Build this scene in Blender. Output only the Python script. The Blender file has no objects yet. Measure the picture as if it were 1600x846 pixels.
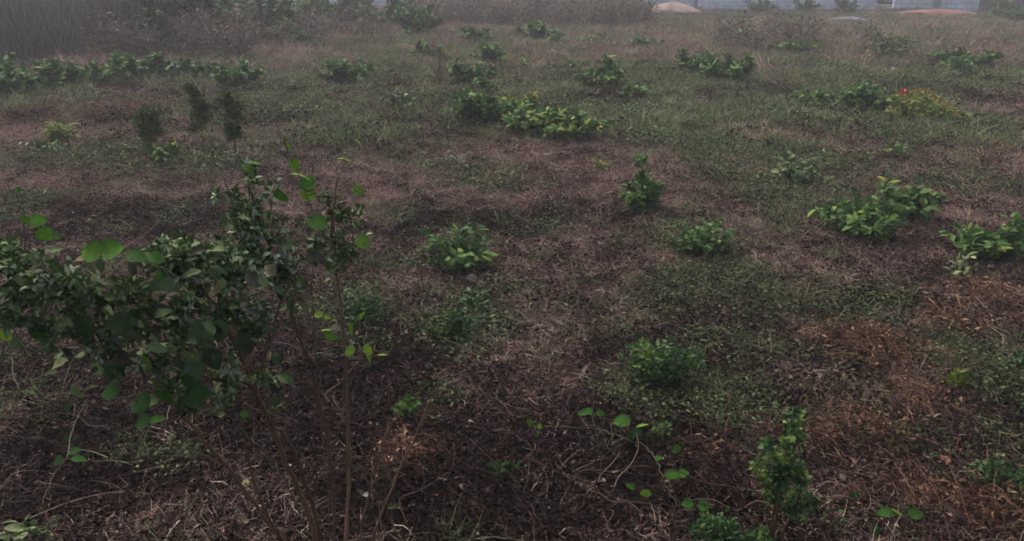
import bpy, math, random
import numpy as np
from math import radians as R, sin, cos, pi
from mathutils import Vector

# ------------------------------------------------------------------ camera, world, sun, exposure
SC = bpy.context.scene
COL = SC.collection
CAM_H, FPX, PITCH = 1.6, 1300.0, R(19.8)       # eye height, focal length in photo pixels, tilt down
cam_d = bpy.data.cameras.new('camera'); cam = bpy.data.objects.new('camera', cam_d); COL.objects.link(cam)
cam.location = (0, 0, CAM_H); cam.rotation_euler = (R(90) - PITCH, 0, 0)
cam_d.sensor_width = 36; cam_d.lens = 36 * FPX / 1600; cam_d.clip_start = .05; cam_d.clip_end = 3000
SC.camera = cam

w = bpy.data.worlds.new('World'); SC.world = w; w.use_nodes = True
nt = w.node_tree; bg = nt.nodes['Background']
sky = nt.nodes.new('ShaderNodeTexSky'); sky.sky_type = 'NISHITA'; sky.sun_disc = False
SUN_EL, SUN_ROT = R(58), R(-35)
sky.sun_elevation = SUN_EL; sky.sun_rotation = SUN_ROT
sky.air_density = 1.0; sky.dust_density = 6.0; sky.ozone_density = 1.0
nt.links.new(sky.outputs[0], bg.inputs[0]); bg.inputs[1].default_value = 0.075
sd = bpy.data.lights.new('sun', 'SUN'); sd.energy = 0.6; sd.angle = R(25); sd.color = (1, .95, .9)
so = bpy.data.objects.new('sun', sd); COL.objects.link(so)
# the sun stands high ahead of the camera, a little to the left, behind cloud
sv = Vector((sin(SUN_ROT) * cos(SUN_EL), cos(SUN_ROT) * cos(SUN_EL), sin(SUN_EL)))
so.rotation_euler = sv.to_track_quat('Z', 'Y').to_euler()
SC.view_settings.view_transform = 'Standard'; SC.view_settings.look = 'None'
SC.view_settings.gamma = 1; SC.view_settings.exposure = 1.4
SC.view_settings.use_curve_mapping = False
SC.cycles.use_denoising = True
SC.cycles.max_bounces = 3; SC.cycles.diffuse_bounces = 2; SC.cycles.glossy_bounces = 1; SC.cycles.transmission_bounces = 1
SC.cycles.volume_bounces = 0; SC.cycles.use_light_tree = False
SC.cycles.use_adaptive_sampling = True; SC.cycles.adaptive_threshold = .03; SC.cycles.adaptive_min_samples = 16
SC.cycles.pixel_filter_type = 'BLACKMAN_HARRIS'; SC.cycles.filter_width = 1.7

rng = np.random.default_rng(7)
def U(a, b, n=None): return rng.uniform(a, b, n)

# ------------------------------------------------------------------ ground shape and survey points
def _hash(ix, iy, s):
    h = (ix.astype(np.int64) * 374761393 + iy.astype(np.int64) * 668265263 + s * 974634777) & 0xffffffff
    h = ((h ^ (h >> 13)) * 1274126177) & 0xffffffff
    return ((h ^ (h >> 16)) & 0xffff) / 65535.0
def vnoise(x, y, s=0):
    x = np.asarray(x, float); y = np.asarray(y, float)
    ix, iy = np.floor(x), np.floor(y); fx, fy = x - ix, y - iy
    fx = fx * fx * (3 - 2 * fx); fy = fy * fy * (3 - 2 * fy)
    a, b = _hash(ix, iy, s), _hash(ix + 1, iy, s); c, d = _hash(ix, iy + 1, s), _hash(ix + 1, iy + 1, s)
    return (a * (1 - fx) + b * fx) * (1 - fy) + (c * (1 - fx) + d * fx) * fy
def fbm(x, y, sc, s=0, o=3):
    t, a, n = 0, 1, 0
    for k in range(o):
        t = t + a * vnoise(np.asarray(x) / sc * 2**k + 17.3 * k, np.asarray(y) / sc * 2**k + 5.1 * k, s + k); n += a; a *= .5
    return t / n
def hgt(x, y):
    r = np.hypot(x, y)
    near = np.clip(1.2 - r / 30, .35, 1)
    return (fbm(x, y, .45, 3) - .5) * .07 * near + (fbm(x, y, 3.2, 9) - .5) * .14 + (fbm(x, y, 40, 21, 2) - .5) * .3 * np.clip(r / 20 - .5, 0, 1)
CP, SP = cos(PITCH), sin(PITCH)
def ray(px, py):
    a, b = (px - 800) / FPX, (423 - py) / FPX
    return np.array([a, CP + b * SP, -SP + b * CP])
def G(px, py):                      # the spot of ground seen there
    d = ray(px, py); t = CAM_H / max(-d[2], .02); p = d * t
    return np.array([p[0], p[1], float(hgt(p[0], p[1]))])
def at(px, py, dist):               # a point at a given distance ahead
    d = ray(px, py); t = dist / d[1]
    return np.array([0, 0, CAM_H]) + d * t

# ------------------------------------------------------------------ tags
def tag(o, label=None, cat=None, group=None, kind=None):
    if label: o['label'] = label
    if cat: o['category'] = cat
    if group: o['group'] = group
    if kind: o['kind'] = kind
    return o
def empty(name, loc, label, cat, group=None):
    o = bpy.data.objects.new(name, None); COL.objects.link(o); o.location = [float(v) for v in loc]
    o.empty_display_size = .1
    return tag(o, label, cat, group)

# ------------------------------------------------------------------ mesh collector (quads)
class MB:
    def __init__(s): s.V = []; s.F = []; s.T = []; s.M = []; s.n = 0
    def add(s, V, F, tone, m=0):
        V = np.asarray(V, float).reshape(-1, 3); F = np.asarray(F, int).reshape(-1, 4)
        s.V.append(V); s.F.append(F + s.n); s.T.append(np.broadcast_to(np.asarray(tone, float), (len(V),)).copy())
        s.M.append(np.full(len(F), m)); s.n += len(V)
    def mesh(s, name, mats, smooth=True):
        me = bpy.data.meshes.new(name)
        V = np.concatenate(s.V); F = np.concatenate(s.F); T = np.concatenate(s.T); M = np.concatenate(s.M)
        me.vertices.add(len(V)); me.vertices.foreach_set('co', V.astype(np.float32).ravel())
        me.loops.add(len(F) * 4); me.polygons.add(len(F))
        me.loops.foreach_set('vertex_index', F.astype(np.int32).ravel())
        me.polygons.foreach_set('loop_start', (np.arange(len(F)) * 4).astype(np.int32))
        me.polygons.foreach_set('material_index', M.astype(np.int32))
        me.polygons.foreach_set('use_smooth', np.full(len(F), smooth))
        a = me.attributes.new('tone', 'FLOAT', 'POINT'); a.data.foreach_set('value', T.astype(np.float32))
        for m in (mats if isinstance(mats, (list, tuple)) else [mats]): me.materials.append(m)
        me.update(calc_edges=True)
        return me
    def build(s, name, mats, parent=None, smooth=True, loc=None):
        if not s.V: return None
        o = bpy.data.objects.new(name, s.mesh(name, mats, smooth)); COL.objects.link(o); o.parent = parent
        if loc is not None: o.location = loc
        return o
def nrm(a): return a / np.maximum(np.linalg.norm(a, axis=-1, keepdims=True), 1e-9)

PROF = {'oval': [(0, .04), (.12, .5), (.3, .9), (.5, 1), (.72, .8), (.9, .36), (1, .03)],
        'round': [(0, .1), (.06, .62), (.22, 1), (.42, 1.08), (.64, .92), (.84, .52), (1, .02)],
        'lance': [(0, .05), (.2, .75), (.45, 1), (.75, .55), (1, .02)],
        'tiny': [(0, .1), (.45, 1), (1, .05)]}
def leaves(mb, P, D, N, L, W, tone, prof='oval', fold=.25, droop=.25, m=0, wav=0.0):
    """many leaves at once: base P, direction D, face normal N, length L, width W"""
    P = np.asarray(P, float).reshape(-1, 3); n = len(P)
    if n == 0: return
    D = nrm(np.broadcast_to(D, (n, 3))); N = np.broadcast_to(N, (n, 3))
    S = nrm(np.cross(D, N)); N = nrm(np.cross(S, D))
    L = np.broadcast_to(L, (n,)); W = np.broadcast_to(W, (n,)); tone = np.broadcast_to(tone, (n,))
    pr = PROF[prof]; k = len(pr); rows = []
    droop = np.broadcast_to(droop, (n,)); fold = np.broadcast_to(fold, (n,))
    for t, wd in pr:
        mid = P + D * (L * t * (1 - .15 * droop * t))[:, None] - N * (L * droop * t * t)[:, None]
        for sd_ in (-1, 0, 1):
            v = mid + S * (W * .5 * wd * sd_)[:, None]
            if sd_: v = v + N * (W * .5 * wd * fold)[:, None] + N * (W * wav * rng.normal(0, 1, n))[:, None]
            rows.append(v)
    V = np.stack(rows, 1)
    F = []
    for i in range(k - 1):
        for j in range(2):
            a = i * 3 + j; F.append([a, a + 1, a + 4, a + 3])
    F = np.array(F)[None] + (np.arange(n) * k * 3)[:, None, None]
    TT = np.repeat(tone.astype(float), k * 3).reshape(n, k, 3); TT[:, :, 1] += .07; TT[:, 1::2] += .05; TT[:, -1] -= .05
    mb.add(V.reshape(-1, 3), F.reshape(-1, 4), np.clip(TT, 0, 1).ravel(), m)
def blades(mb, P, D, L, W, tone, bend=.5, seg=3, side=None, m=0, curl=0):
    """grass blades and straws: ribbons that bend over"""
    n = len(P); D = nrm(D); h = rng.normal(0, 1, (n, 3)); h[:, 2] *= .2
    if side is None: side = nrm(np.cross(D, rng.normal(0, 1, (n, 3))))
    Bd = nrm(h); L = np.broadcast_to(L, (n,)); W = np.broadcast_to(W, (n,)); bend = np.broadcast_to(bend, (n,))
    C = nrm(rng.normal(0, 1, (n, 3))) * curl
    rows = []
    for i in range(seg + 1):
        t = i / seg
        c = P + D * (L * t)[:, None] + Bd * (L * bend * t * t)[:, None] - np.array([0, 0, 1.]) * (L * bend * .45 * t**3)[:, None] + C * (L * sin(t * 5.5))[:, None]
        hw = (W * .5 * (1 - .8 * t**1.5))[:, None]
        rows += [c - side * hw, c + side * hw]
    V = np.stack(rows, 1)
    F = np.array([[2*i, 2*i+1, 2*i+3, 2*i+2] for i in range(seg)])[None] + (np.arange(n) * (seg + 1) * 2)[:, None, None]
    mb.add(V.reshape(-1, 3), F.reshape(-1, 4), np.repeat(np.broadcast_to(tone, (n,)), (seg + 1) * 2), m)
def smooth_path(pts, k=4, jit=0.0):
    pts = np.asarray(pts, float); n = len(pts); out = []
    for i in range(n - 1):
        p0, p1, p2, p3 = pts[max(i-1, 0)], pts[i], pts[i+1], pts[min(i+2, n-1)]
        for j in range(k):
            t = j / k
            out.append(.5 * ((2*p1) + (-p0+p2)*t + (2*p0-5*p1+4*p2-p3)*t*t + (-p0+3*p1-3*p2+p3)*t**3))
    out.append(pts[-1]); out = np.array(out)
    if jit: out[1:] += rng.normal(0, jit, out[1:].shape)
    return out
def tube(mb, pts, r0, r1, tone=.5, sides=5, m=0):
    pts = np.asarray(pts, float); k = len(pts)
    T = nrm(np.gradient(pts, axis=0)); ref = np.array([.3, .9, .1]); ref = ref if abs(T[0] @ ref) < .9 else np.array([1, 0, 0.])
    A = nrm(np.cross(T, ref)); B = np.cross(T, A)
    rr = np.linspace(r0, r1, k); V = []
    for j in range(sides):
        a = 2 * pi * j / sides
        V.append(pts + (A * cos(a) + B * sin(a)) * rr[:, None])
    V = np.stack(V, 1).reshape(-1, 3)
    F = [[i*sides+j, i*sides+(j+1) % sides, (i+1)*sides+(j+1) % sides, (i+1)*sides+j] for i in range(k-1) for j in range(sides)]
    mb.add(V, F, tone, m)
def box(mb, x0, x1, y0, y1, z0, z1, tone=.5, m=0):
    V = [(x, y, z) for z in (z0, z1) for y in (y0, y1) for x in (x0, x1)]
    mb.add(V, [[0,2,3,1],[4,5,7,6],[0,1,5,4],[1,3,7,5],[3,2,6,7],[2,0,4,6]], tone, m)

# ------------------------------------------------------------------ materials
def srgb(r, g, b): return tuple(((c/255) / 12.92 if c/255 <= .04045 else ((c/255 + .055) / 1.055) ** 2.4) for c in (r, g, b)) + (1,)
def veg_mat(name, stops, rough=.6, spec=.2, back=None, inst=.35, trans=0.0, noise=None):
    """colour by the leaf's own tone, a little by plant; underside may be paler"""
    m = bpy.data.materials.new(name); m.use_nodes = True; t = m.node_tree; N = t.nodes; Lk = t.links
    b = N['Principled BSDF']; b.inputs['Roughness'].default_value = rough; b.inputs['Specular IOR Level'].default_value = spec
    at_ = N.new('ShaderNodeAttribute'); at_.attribute_name = 'tone'
    oi = N.new('ShaderNodeObjectInfo')
    s1 = N.new('ShaderNodeMath'); s1.operation = 'SUBTRACT'; Lk.new(oi.outputs['Random'], s1.inputs[0]); s1.inputs[1].default_value = .5
    s2 = N.new('ShaderNodeMath'); s2.operation = 'MULTIPLY_ADD'; Lk.new(s1.outputs[0], s2.inputs[0]); s2.inputs[1].default_value = inst
    Lk.new(at_.outputs['Fac'], s2.inputs[2])
    r = N.new('ShaderNodeValToRGB'); Lk.new(s2.outputs[0], r.inputs[0])
    el = r.color_ramp.elements
    while len(el) < len(stops): el.new(.5)
    for e, (p, c) in zip(el, stops): e.position = p; e.color = (c[0], c[1], c[2], 1)
    out = r.outputs[0]
    nz = N.new('ShaderNodeTexNoise'); nz.inputs['Scale'].default_value = noise or 60; nz.inputs['Detail'].default_value = 3
    geo = N.new('ShaderNodeNewGeometry'); Lk.new(geo.outputs['Position'], nz.inputs['Vector'])
    hv = N.new('ShaderNodeHueSaturation'); mr = N.new('ShaderNodeMapRange')
    mr.inputs['From Min'].default_value = .3; mr.inputs['From Max'].default_value = .7; mr.inputs['To Min'].default_value = .75; mr.inputs['To Max'].default_value = 1.25
    Lk.new(nz.outputs['Fac'], mr.inputs[0]); Lk.new(mr.outputs[0], hv.inputs['Value']); Lk.new(out, hv.inputs['Color']); out = hv.outputs[0]
    if back:
        mx = N.new('ShaderNodeMix'); mx.data_type = 'RGBA'; Lk.new(geo.outputs['Backfacing'], mx.inputs['Factor'])
        Lk.new(out, mx.inputs['A']); mx.inputs['B'].default_value = (*back, 1); out = mx.outputs['Result']
    Lk.new(out, b.inputs['Base Color'])
    if trans:
        tr = N.new('ShaderNodeBsdfTranslucent'); Lk.new(out, tr.inputs['Color'])
        ms = N.new('ShaderNodeMixShader'); ms.inputs[0].default_value = trans
        Lk.new(b.outputs[0], ms.inputs[1]); Lk.new(tr.outputs[0], ms.inputs[2]); Lk.new(ms.outputs[0], N['Material Output'].inputs[0])
    return m
M = {}
M['leaf'] = veg_mat('leaf_green', [(0, (.014, .040, .010)), (.45, (.055, .125, .026)), (.75, (.13, .22, .055)), (.93, (.24, .30, .04)), (1, (.42, .33, .04))], .6, .13, (.07, .15, .05), .15, .2)
M['leaf_pale'] = veg_mat('leaf_greygreen', [(0, (.02, .045, .014)), (.5, (.07, .12, .035)), (1, (.27, .31, .14))], .6, .2, (.10, .15, .07), .15, .15)
M['leaf_vine'] = veg_mat('leaf_vine', [(0, (.013, .04, .01)), (.35, (.024, .07, .012)), (.7, (.05, .155, .014)), (1, (.19, .29, .03))], .6, .12, (.07, .14, .05), .05, .3, 25)
M['leaf_yellow'] = veg_mat('leaf_yellow', [(0, (.06, .13, .02)), (.5, (.19, .23, .035)), (.8, (.33, .26, .045)), (1, (.42, .18, .06))], .6, .2, None, .1, .2)
M['bract'] = veg_mat('seed_head', [(0, (.012, .022, .008)), (.35, (.06, .10, .03)), (.75, (.14, .20, .07)), (.92, (.24, .31, .14)), (1, (.32, .34, .24))], .65, .08, (.08, .11, .04), .1, .1)
M['broad'] = veg_mat('broad_dull_leaf', [(0, (.018, .026, .010)), (.2, (.075, .06, .045)), (.3, (.035, .06, .018)), (.6, (.085, .13, .04)), (.85, (.19, .25, .10)), (1, (.26, .17, .09))], .65, .15, (.075, .10, .06), .0, .12, 45)
M['feather'] = veg_mat('feathery_green', [(0, (.012, .036, .009)), (.5, (.034, .09, .02)), (.85, (.085, .17, .035)), (1, (.2, .26, .05))], .55, .3, None, .15, .2)
M['stem'] = veg_mat('stem_brown', [(0, (.035, .018, .013)), (.5, (.15, .075, .04)), (1, (.30, .19, .10))], .6, .3, None, .2, 0, 90)
M['stem_g'] = veg_mat('stem_green', [(0, (.04, .045, .02)), (1, (.12, .11, .055))], .6, .3, None, .2, 0)
M['straw'] = veg_mat('dry_straw', [(0, (.035, .016, .014)), (.3, (.125, .066, .053)), (.65, (.33, .205, .165)), (1, (.6, .47, .36))], .75, .2, None, .45, .1)
M['litter'] = veg_mat('litter', [(0, (.002, .0008, .0009)), (.5, (.008, .003, .0028)), (.78, (.027, .0095, .0075)), (.92, (.072, .036, .029)), (1, (.19, .135, .105))], .8, .15, None, .3, 0)
M['cover'] = veg_mat('low_cover', [(0, (.010, .02, .005)), (.5, (.036, .062, .013)), (.85, (.10, .14, .03)), (1, (.2, .21, .07))], .6, .3, None, .35, .1)
M['ggrass'] = veg_mat('green_grass', [(0, (.03, .05, .016)), (.5, (.12, .16, .055)), (1, (.38, .40, .2))], .6, .25, None, .4, .15)
M['rust'] = veg_mat('rusty_fern', [(0, (.02, .009, .006)), (.4, (.085, .038, .022)), (.75, (.21, .105, .058)), (1, (.36, .23, .14))], .75, .2, None, .35, .1)
M['reed'] = veg_mat('grey_reed', [(0, (.045, .037, .032)), (.5, (.14, .12, .10)), (1, (.32, .285, .24))], .75, .2, None, .35, .1)
M['brush'] = veg_mat('brown_brush', [(0, (.05, .04, .03)), (.5, (.15, .12, .09)), (1, (.32, .27, .19))], .75, .2, None, .4, .1)
M['white'] = veg_mat('pale_scrap', [(0, (.5, .5, .48)), (1, (.7, .7, .68))], .5, .4, None, .1, 0)

def ground_mat():
    m = bpy.data.materials.new('soil'); m.use_nodes = True; t = m.node_tree; N = t.nodes; Lk = t.links
    b = N['Principled BSDF']; b.inputs['Roughness'].default_value = .95; b.inputs['Specular IOR Level'].default_value = .15
    geo = N.new('ShaderNodeNewGeometry')
    def noise(sc, det=6, rough=.6):
        n = N.new('ShaderNodeTexNoise'); n.inputs['Scale'].default_value = sc; n.inputs['Detail'].default_value = det; n.inputs['Roughness'].default_value = rough
        Lk.new(geo.outputs['Position'], n.inputs['Vector']); return n.outputs['Fac']
    def ramp(f, st):
        r = N.new('ShaderNodeValToRGB'); Lk.new(f, r.inputs[0]); el = r.color_ramp.elements
        while len(el) < len(st): el.new(.5)
        for e, (p, c) in zip(el, st): e.position = p; e.color = (*c, 1)
        return r.outputs[0]
    def mix(f, a, b_):
        x = N.new('ShaderNodeMix'); x.data_type = 'RGBA'; Lk.new(f, x.inputs['Factor']); Lk.new(a, x.inputs['A']); Lk.new(b_, x.inputs['B']); return x.outputs['Result']
    fine = noise(55, 8, .75); mid = noise(7, 6, .6); big = noise(.7, 4)
    soil = ramp(fine, [(.3, (.0015, .0007, .0007)), (.5, (.005, .002, .0019)), (.68, (.018, .0075, .0065)), (.8, (.06, .033, .027))])
    soil2 = ramp(fine, [(.3, (.003, .001, .0009)), (.55, (.014, .0045, .0032)), (.8, (.055, .022, .014))])
    grn = ramp(fine, [(.3, (.010, .012, .006)), (.55, (.028, .034, .015)), (.8, (.09, .095, .05))])
    bf = N.new('ShaderNodeMapRange'); Lk.new(big, bf.inputs[0]); bf.inputs[1].default_value = .45; bf.inputs[2].default_value = .65
    c = mix(bf.outputs[0], soil, soil2)
    ga = N.new('ShaderNodeAttribute'); ga.attribute_name = 'green'
    c = mix(ga.outputs['Fac'], c, grn)
    ra = N.new('ShaderNodeAttribute'); ra.attribute_name = 'red'
    redc = ramp(mid, [(.3, (.16, .065, .04)), (.7, (.27, .12, .07))])
    c = mix(ra.outputs['Fac'], c, redc)
    Lk.new(c, b.inputs['Base Color'])
    bp = N.new('ShaderNodeBump'); bp.inputs['Strength'].default_value = 1; bp.inputs['Distance'].default_value = .03
    ad = N.new('ShaderNodeMath'); ad.operation = 'ADD'; Lk.new(fine, ad.inputs[0]); Lk.new(mid, ad.inputs[1]); Lk.new(ad.outputs[0], bp.inputs['Height'])
    Lk.new(bp.outputs[0], b.inputs['Normal'])
    return m

# ------------------------------------------------------------------ haze
def haze():
    mb = MB(); box(mb, -310, 310, -310, 310, -1.6, 3.4); o = mb.build('haze', None, None, False)
    m = bpy.data.materials.new('haze'); m.use_nodes = True; t = m.node_tree; t.nodes.remove(t.nodes['Principled BSDF'])
    v = t.nodes.new('ShaderNodeVolumePrincipled'); v.inputs['Color'].default_value = (.95, .93, .94, 1); v.inputs['Density'].default_value = .0052; v.inputs['Anisotropy'].default_value = .1
    t.links.new(v.outputs[0], t.nodes['Material Output'].inputs['Volume']); m.cycles.homogeneous_volume = True; o.data.materials.clear(); o.data.materials.append(m)
    tag(o, 'pale haze lying over the plot', 'haze', kind='stuff')
haze()

# ------------------------------------------------------------------ what grows where on the plot (ground positions in metres)
def blobs(lst, x, y):
    out = np.zeros_like(np.asarray(x, float))
    for (px, py, rx, ry) in lst:
        c = G(px, py); n = G(px, min(py + ry, 900)); f = G(px, max(py - ry, 2)); e = G(px + rx, py)
        sx = abs(e[0] - c[0]); cy = (n[1] + f[1]) / 2; sy = abs(f[1] - n[1]) / 2
        out = np.maximum(out, np.exp(-1.1 * (((x - c[0] * cy / c[1]) / sx) ** 2 + ((y - cy) / sy) ** 2)))
    return out
GREEN = [(560, 222, 80, 14), (640, 238, 40, 14), (760, 285, 90, 25), (1000, 205, 170, 22), (1190, 300, 90, 70), (1080, 230, 70, 40), (1260, 330, 90, 40),
         (300, 270, 130, 30), (90, 255, 110, 22), (560, 490, 70, 45), (800, 470, 60, 30), (720, 520, 70, 45), (1120, 640, 110, 60), (1130, 560, 80, 40),
         (1050, 460, 60, 35), (1150, 450, 70, 45), (1530, 560, 80, 45), (1480, 730, 110, 60), (1560, 650, 60, 60), (1330, 490, 80, 25), (1010, 640, 60, 40),
         (1270, 660, 70, 40), (900, 130, 300, 25), (1300, 100, 320, 60), (1350, 50, 300, 30), (620, 105, 160, 30), (450, 160, 90, 30), (1240, 250, 110, 35),
         (800, 745, 30, 15), (270, 715, 30, 10), (1180, 700, 60, 30), (1130, 600, 90, 40), (1580, 730, 60, 60), (1420, 820, 90, 20), (1250, 820, 60, 20), (860, 800, 30, 15), (650, 640, 60, 30), (1330, 160, 150, 25), (1500, 200, 120, 25), (1100, 180, 200, 20), (700, 70, 300, 25), (840, 175, 130, 35),
         (200, 700, 40, 25), (630, 340, 40, 10), (1550, 300, 80, 20), (1450, 690, 50, 25), (1100, 390, 90, 20), (580, 800, 40, 20), (1380, 480, 70, 22), (30, 330, 60, 30)]
RUST = [(1400, 575, 110, 38), (1310, 545, 60, 25), (1330, 700, 90, 45), (1450, 640, 60, 30), (1390, 790, 90, 25), (1540, 820, 70, 25), (140, 185, 100, 16), (60, 180, 60, 14),
        (230, 175, 60, 10), (645, 735, 50, 22), (1560, 480, 60, 30), (1130, 730, 40, 15), (1470, 500, 60, 22)]
BARE = [(450, 640, 260, 110), (150, 590, 120, 50), (880, 720, 180, 80), (620, 800, 200, 50), (780, 350, 130, 25), (870, 335, 90, 20), (1400, 470, 60, 20),
        (1000, 560, 100, 30), (220, 360, 150, 40), (700, 205, 60, 10), (1250, 750, 40, 30), (1500, 390, 50, 14), (740, 430, 60, 15), (420, 560, 90, 60), (640, 560, 80, 40)]
def greenness(x, y):
    n = fbm(x, y, 1.1, 31); n2 = fbm(x, y, .35, 41)
    far = np.clip((y - 8) / 16, 0, 1)
    g = .62 * blobs(GREEN, x, y) + .55 * (n - .5) + .5 * (n2 - .5) + .26 * far + .12 - .12 * np.clip((3.6 - y) / 1.2, 0, 1)
    return np.clip((g - .14) / .5, 0, 1) * (1 - .18 * np.clip((9 - y) / 4, 0, 1))
def rusty(x, y): return np.clip(blobs(RUST, x, y) * 1.15 * (.3 + fbm(x, y, .3, 51)) - .2, 0, 1) * .75
def bare(x, y): return blobs(BARE, x, y)

# ------------------------------------------------------------------ the setting
def make_ground():
    rad = np.concatenate([[.02], np.geomspace(.4, 45, 330), np.geomspace(48, 300, 26)]); na = 900
    ang = np.linspace(0, 2 * pi, na, endpoint=False)
    Rr, A = np.meshgrid(rad, ang, indexing='ij'); x = (Rr * np.cos(A)).ravel(); y = (Rr * np.sin(A)).ravel()
    z = hgt(x, y) - .012
    k = len(rad); i = np.arange(k - 1)[:, None]; j = np.arange(na)[None]
    F = np.stack([i*na + j, (i+1)*na + j, (i+1)*na + (j+1) % na, i*na + (j+1) % na], -1).reshape(-1, 4)
    mb = MB(); mb.add(np.stack([x, y, z], 1), F, .5)
    o = mb.build('ground', ground_mat()); tag(o, 'reddish brown soil of the overgrown plot', 'ground', kind='structure')
    a = o.data.attributes.new('green', 'FLOAT', 'POINT'); g = greenness(x, y) * .8; a.data.foreach_set('value', g.astype(np.float32))
    a = o.data.attributes.new('red', 'FLOAT', 'POINT')
    r = np.clip(blobs([(1460, 17, 60, 3), (1420, 20, 50, 3)], x, y) * 1.2, 0, 1) ; a.data.foreach_set('value', r.astype(np.float32))
make_ground()

# ------------------------------------------------------------------ scattered growth: prototypes set out by geometry nodes
def protos(name, makers, mats):
    c = bpy.data.collections.new(name)
    for i, f in enumerate(makers):
        mb = MB(); f(mb); o = bpy.data.objects.new('%s_%02d' % (name, i), mb.mesh('%s_%02d' % (name, i), mats)); c.objects.link(o)
    return c
def scatter(name, label, cat, coll, P, scl, idx, tilt=.12):
    n = len(P); me = bpy.data.meshes.new(name); me.vertices.add(n); me.vertices.foreach_set('co', P.astype(np.float32).ravel())
    rot = np.stack([rng.normal(0, tilt, n), rng.normal(0, tilt, n), U(0, 2*pi, n)], 1)
    a = me.attributes.new('rot', 'FLOAT_VECTOR', 'POINT'); a.data.foreach_set('vector', rot.astype(np.float32).ravel())
    a = me.attributes.new('scl', 'FLOAT', 'POINT'); a.data.foreach_set('value', np.asarray(scl, np.float32))
    a = me.attributes.new('idx', 'INT', 'POINT'); a.data.foreach_set('value', np.asarray(idx, np.int32))
    o = bpy.data.objects.new(name, me); COL.objects.link(o)
    g = bpy.data.node_groups.new(name, 'GeometryNodeTree')
    g.interface.new_socket('Geometry', in_out='INPUT', socket_type='NodeSocketGeometry'); g.interface.new_socket('Geometry', in_out='OUTPUT', socket_type='NodeSocketGeometry')
    N, Lk = g.nodes, g.links
    gi, go = N.new('NodeGroupInput'), N.new('NodeGroupOutput'); ip = N.new('GeometryNodeInstanceOnPoints')
    ci = N.new('GeometryNodeCollectionInfo'); ci.inputs['Collection'].default_value = coll; ci.inputs['Separate Children'].default_value = True; ci.inputs['Reset Children'].default_value = True
    def na(nm, ty):
        q = N.new('GeometryNodeInputNamedAttribute'); q.data_type = ty; q.inputs['Name'].default_value = nm; return q.outputs['Attribute']
    Lk.new(gi.outputs[0], ip.inputs['Points']); Lk.new(ci.outputs[0], ip.inputs['Instance']); ip.inputs['Pick Instance'].default_value = True
    Lk.new(na('idx', 'INT'), ip.inputs['Instance Index']); Lk.new(na('scl', 'FLOAT'), ip.inputs['Scale'])
    e = N.new('FunctionNodeEulerToRotation'); Lk.new(na('rot', 'FLOAT_VECTOR'), e.inputs[0]); Lk.new(e.outputs[0], ip.inputs['Rotation'])
    Lk.new(ip.outputs[0], go.inputs[0])
    md = o.modifiers.new('scatter', 'NODES'); md.node_group = g
    return tag(o, label, cat, kind='stuff')
def field_points(n, d0, d1, power, spread=.78):
    """random spots of the plot between two distances from where the path ends, thinner farther out"""
    u = U(0, 1, n)
    if power == -1: d = d0 * (d1 / d0) ** u
    else: d = (d0**(power+1) + u * (d1**(power+1) - d0**(power+1))) ** (1 / (power+1))
    x = U(-1, 1, n) * (d * spread + .5)
    return x, d
def pick(x, y, prob): k = U(0, 1, len(x)) < prob; return x[k], y[k]
def P3(x, y, dz=0): return np.stack([x, y, hgt(x, y) + dz], 1)

def dirs(n, zlo, zhi):
    a = U(0, 2*pi, n); z = U(zlo, zhi, n); r = np.sqrt(np.maximum(1 - z*z, 0)); return np.stack([r*np.cos(a), r*np.sin(a), z], 1)
def disc(n, r, z=0):
    a = U(0, 2*pi, n); q = r * np.sqrt(U(0, 1, n)); return np.stack([q*np.cos(a), q*np.sin(a), np.full(n, z)], 1)

def dry_small(mb):
    n = 66; blades(mb, disc(n, .08), dirs(n, .1, 1), U(.02, .075, n), U(.0012, .003, n), U(.1, .95, n), U(.1, .8, n))
    n = 18; blades(mb, disc(n, .11, .006), dirs(n, -.02, .25), U(.03, .09, n), U(.0012, .003, n), U(.2, 1, n), U(.1, .5, n), curl=.05)
def dry_big(mb):
    n = 130; blades(mb, disc(n, .22), dirs(n, .3, 1), U(.04, .16, n), U(.002, .0042, n), U(.1, .95, n), U(.1, .7, n))
    n = 40; blades(mb, disc(n, .25, .01), dirs(n, 0, .25), U(.08, .2, n), U(.002, .004, n), U(.2, 1, n), U(.1, .5, n))
def dry_far(mb):
    n = 220; blades(mb, disc(n, .5), dirs(n, .4, 1), U(.08, .38, n), U(.005, .011, n), U(.1, .95, n), U(.1, .6, n), seg=2)
def lit_a(mb):
    n = 34; blades(mb, disc(n, .15, .008) + np.stack([np.zeros(n)]*2 + [U(0, .025, n)], 1), dirs(n, -.12, .35), U(.03, .14, n), U(.001, .0024, n), U(.3, 1, n), U(.1, .9, n), seg=4, curl=.09)
    n = 60; leaves(mb, disc(n, .15, .006) + np.stack([np.zeros(n)]*2 + [U(0, .02, n)], 1), dirs(n, -.3, .5), dirs(n, -.1, 1), U(.008, .024, n), U(.005, .014, n), U(.0, .9, n), 'tiny', U(-.7, .7, n), U(-.6, .8, n))
    n = 90; leaves(mb, disc(n, .16, .004), dirs(n, -.1, .6), dirs(n, 0, 1), U(.005, .014, n), U(.004, .009, n), U(0, .7, n), 'tiny', .4, .3)
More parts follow.
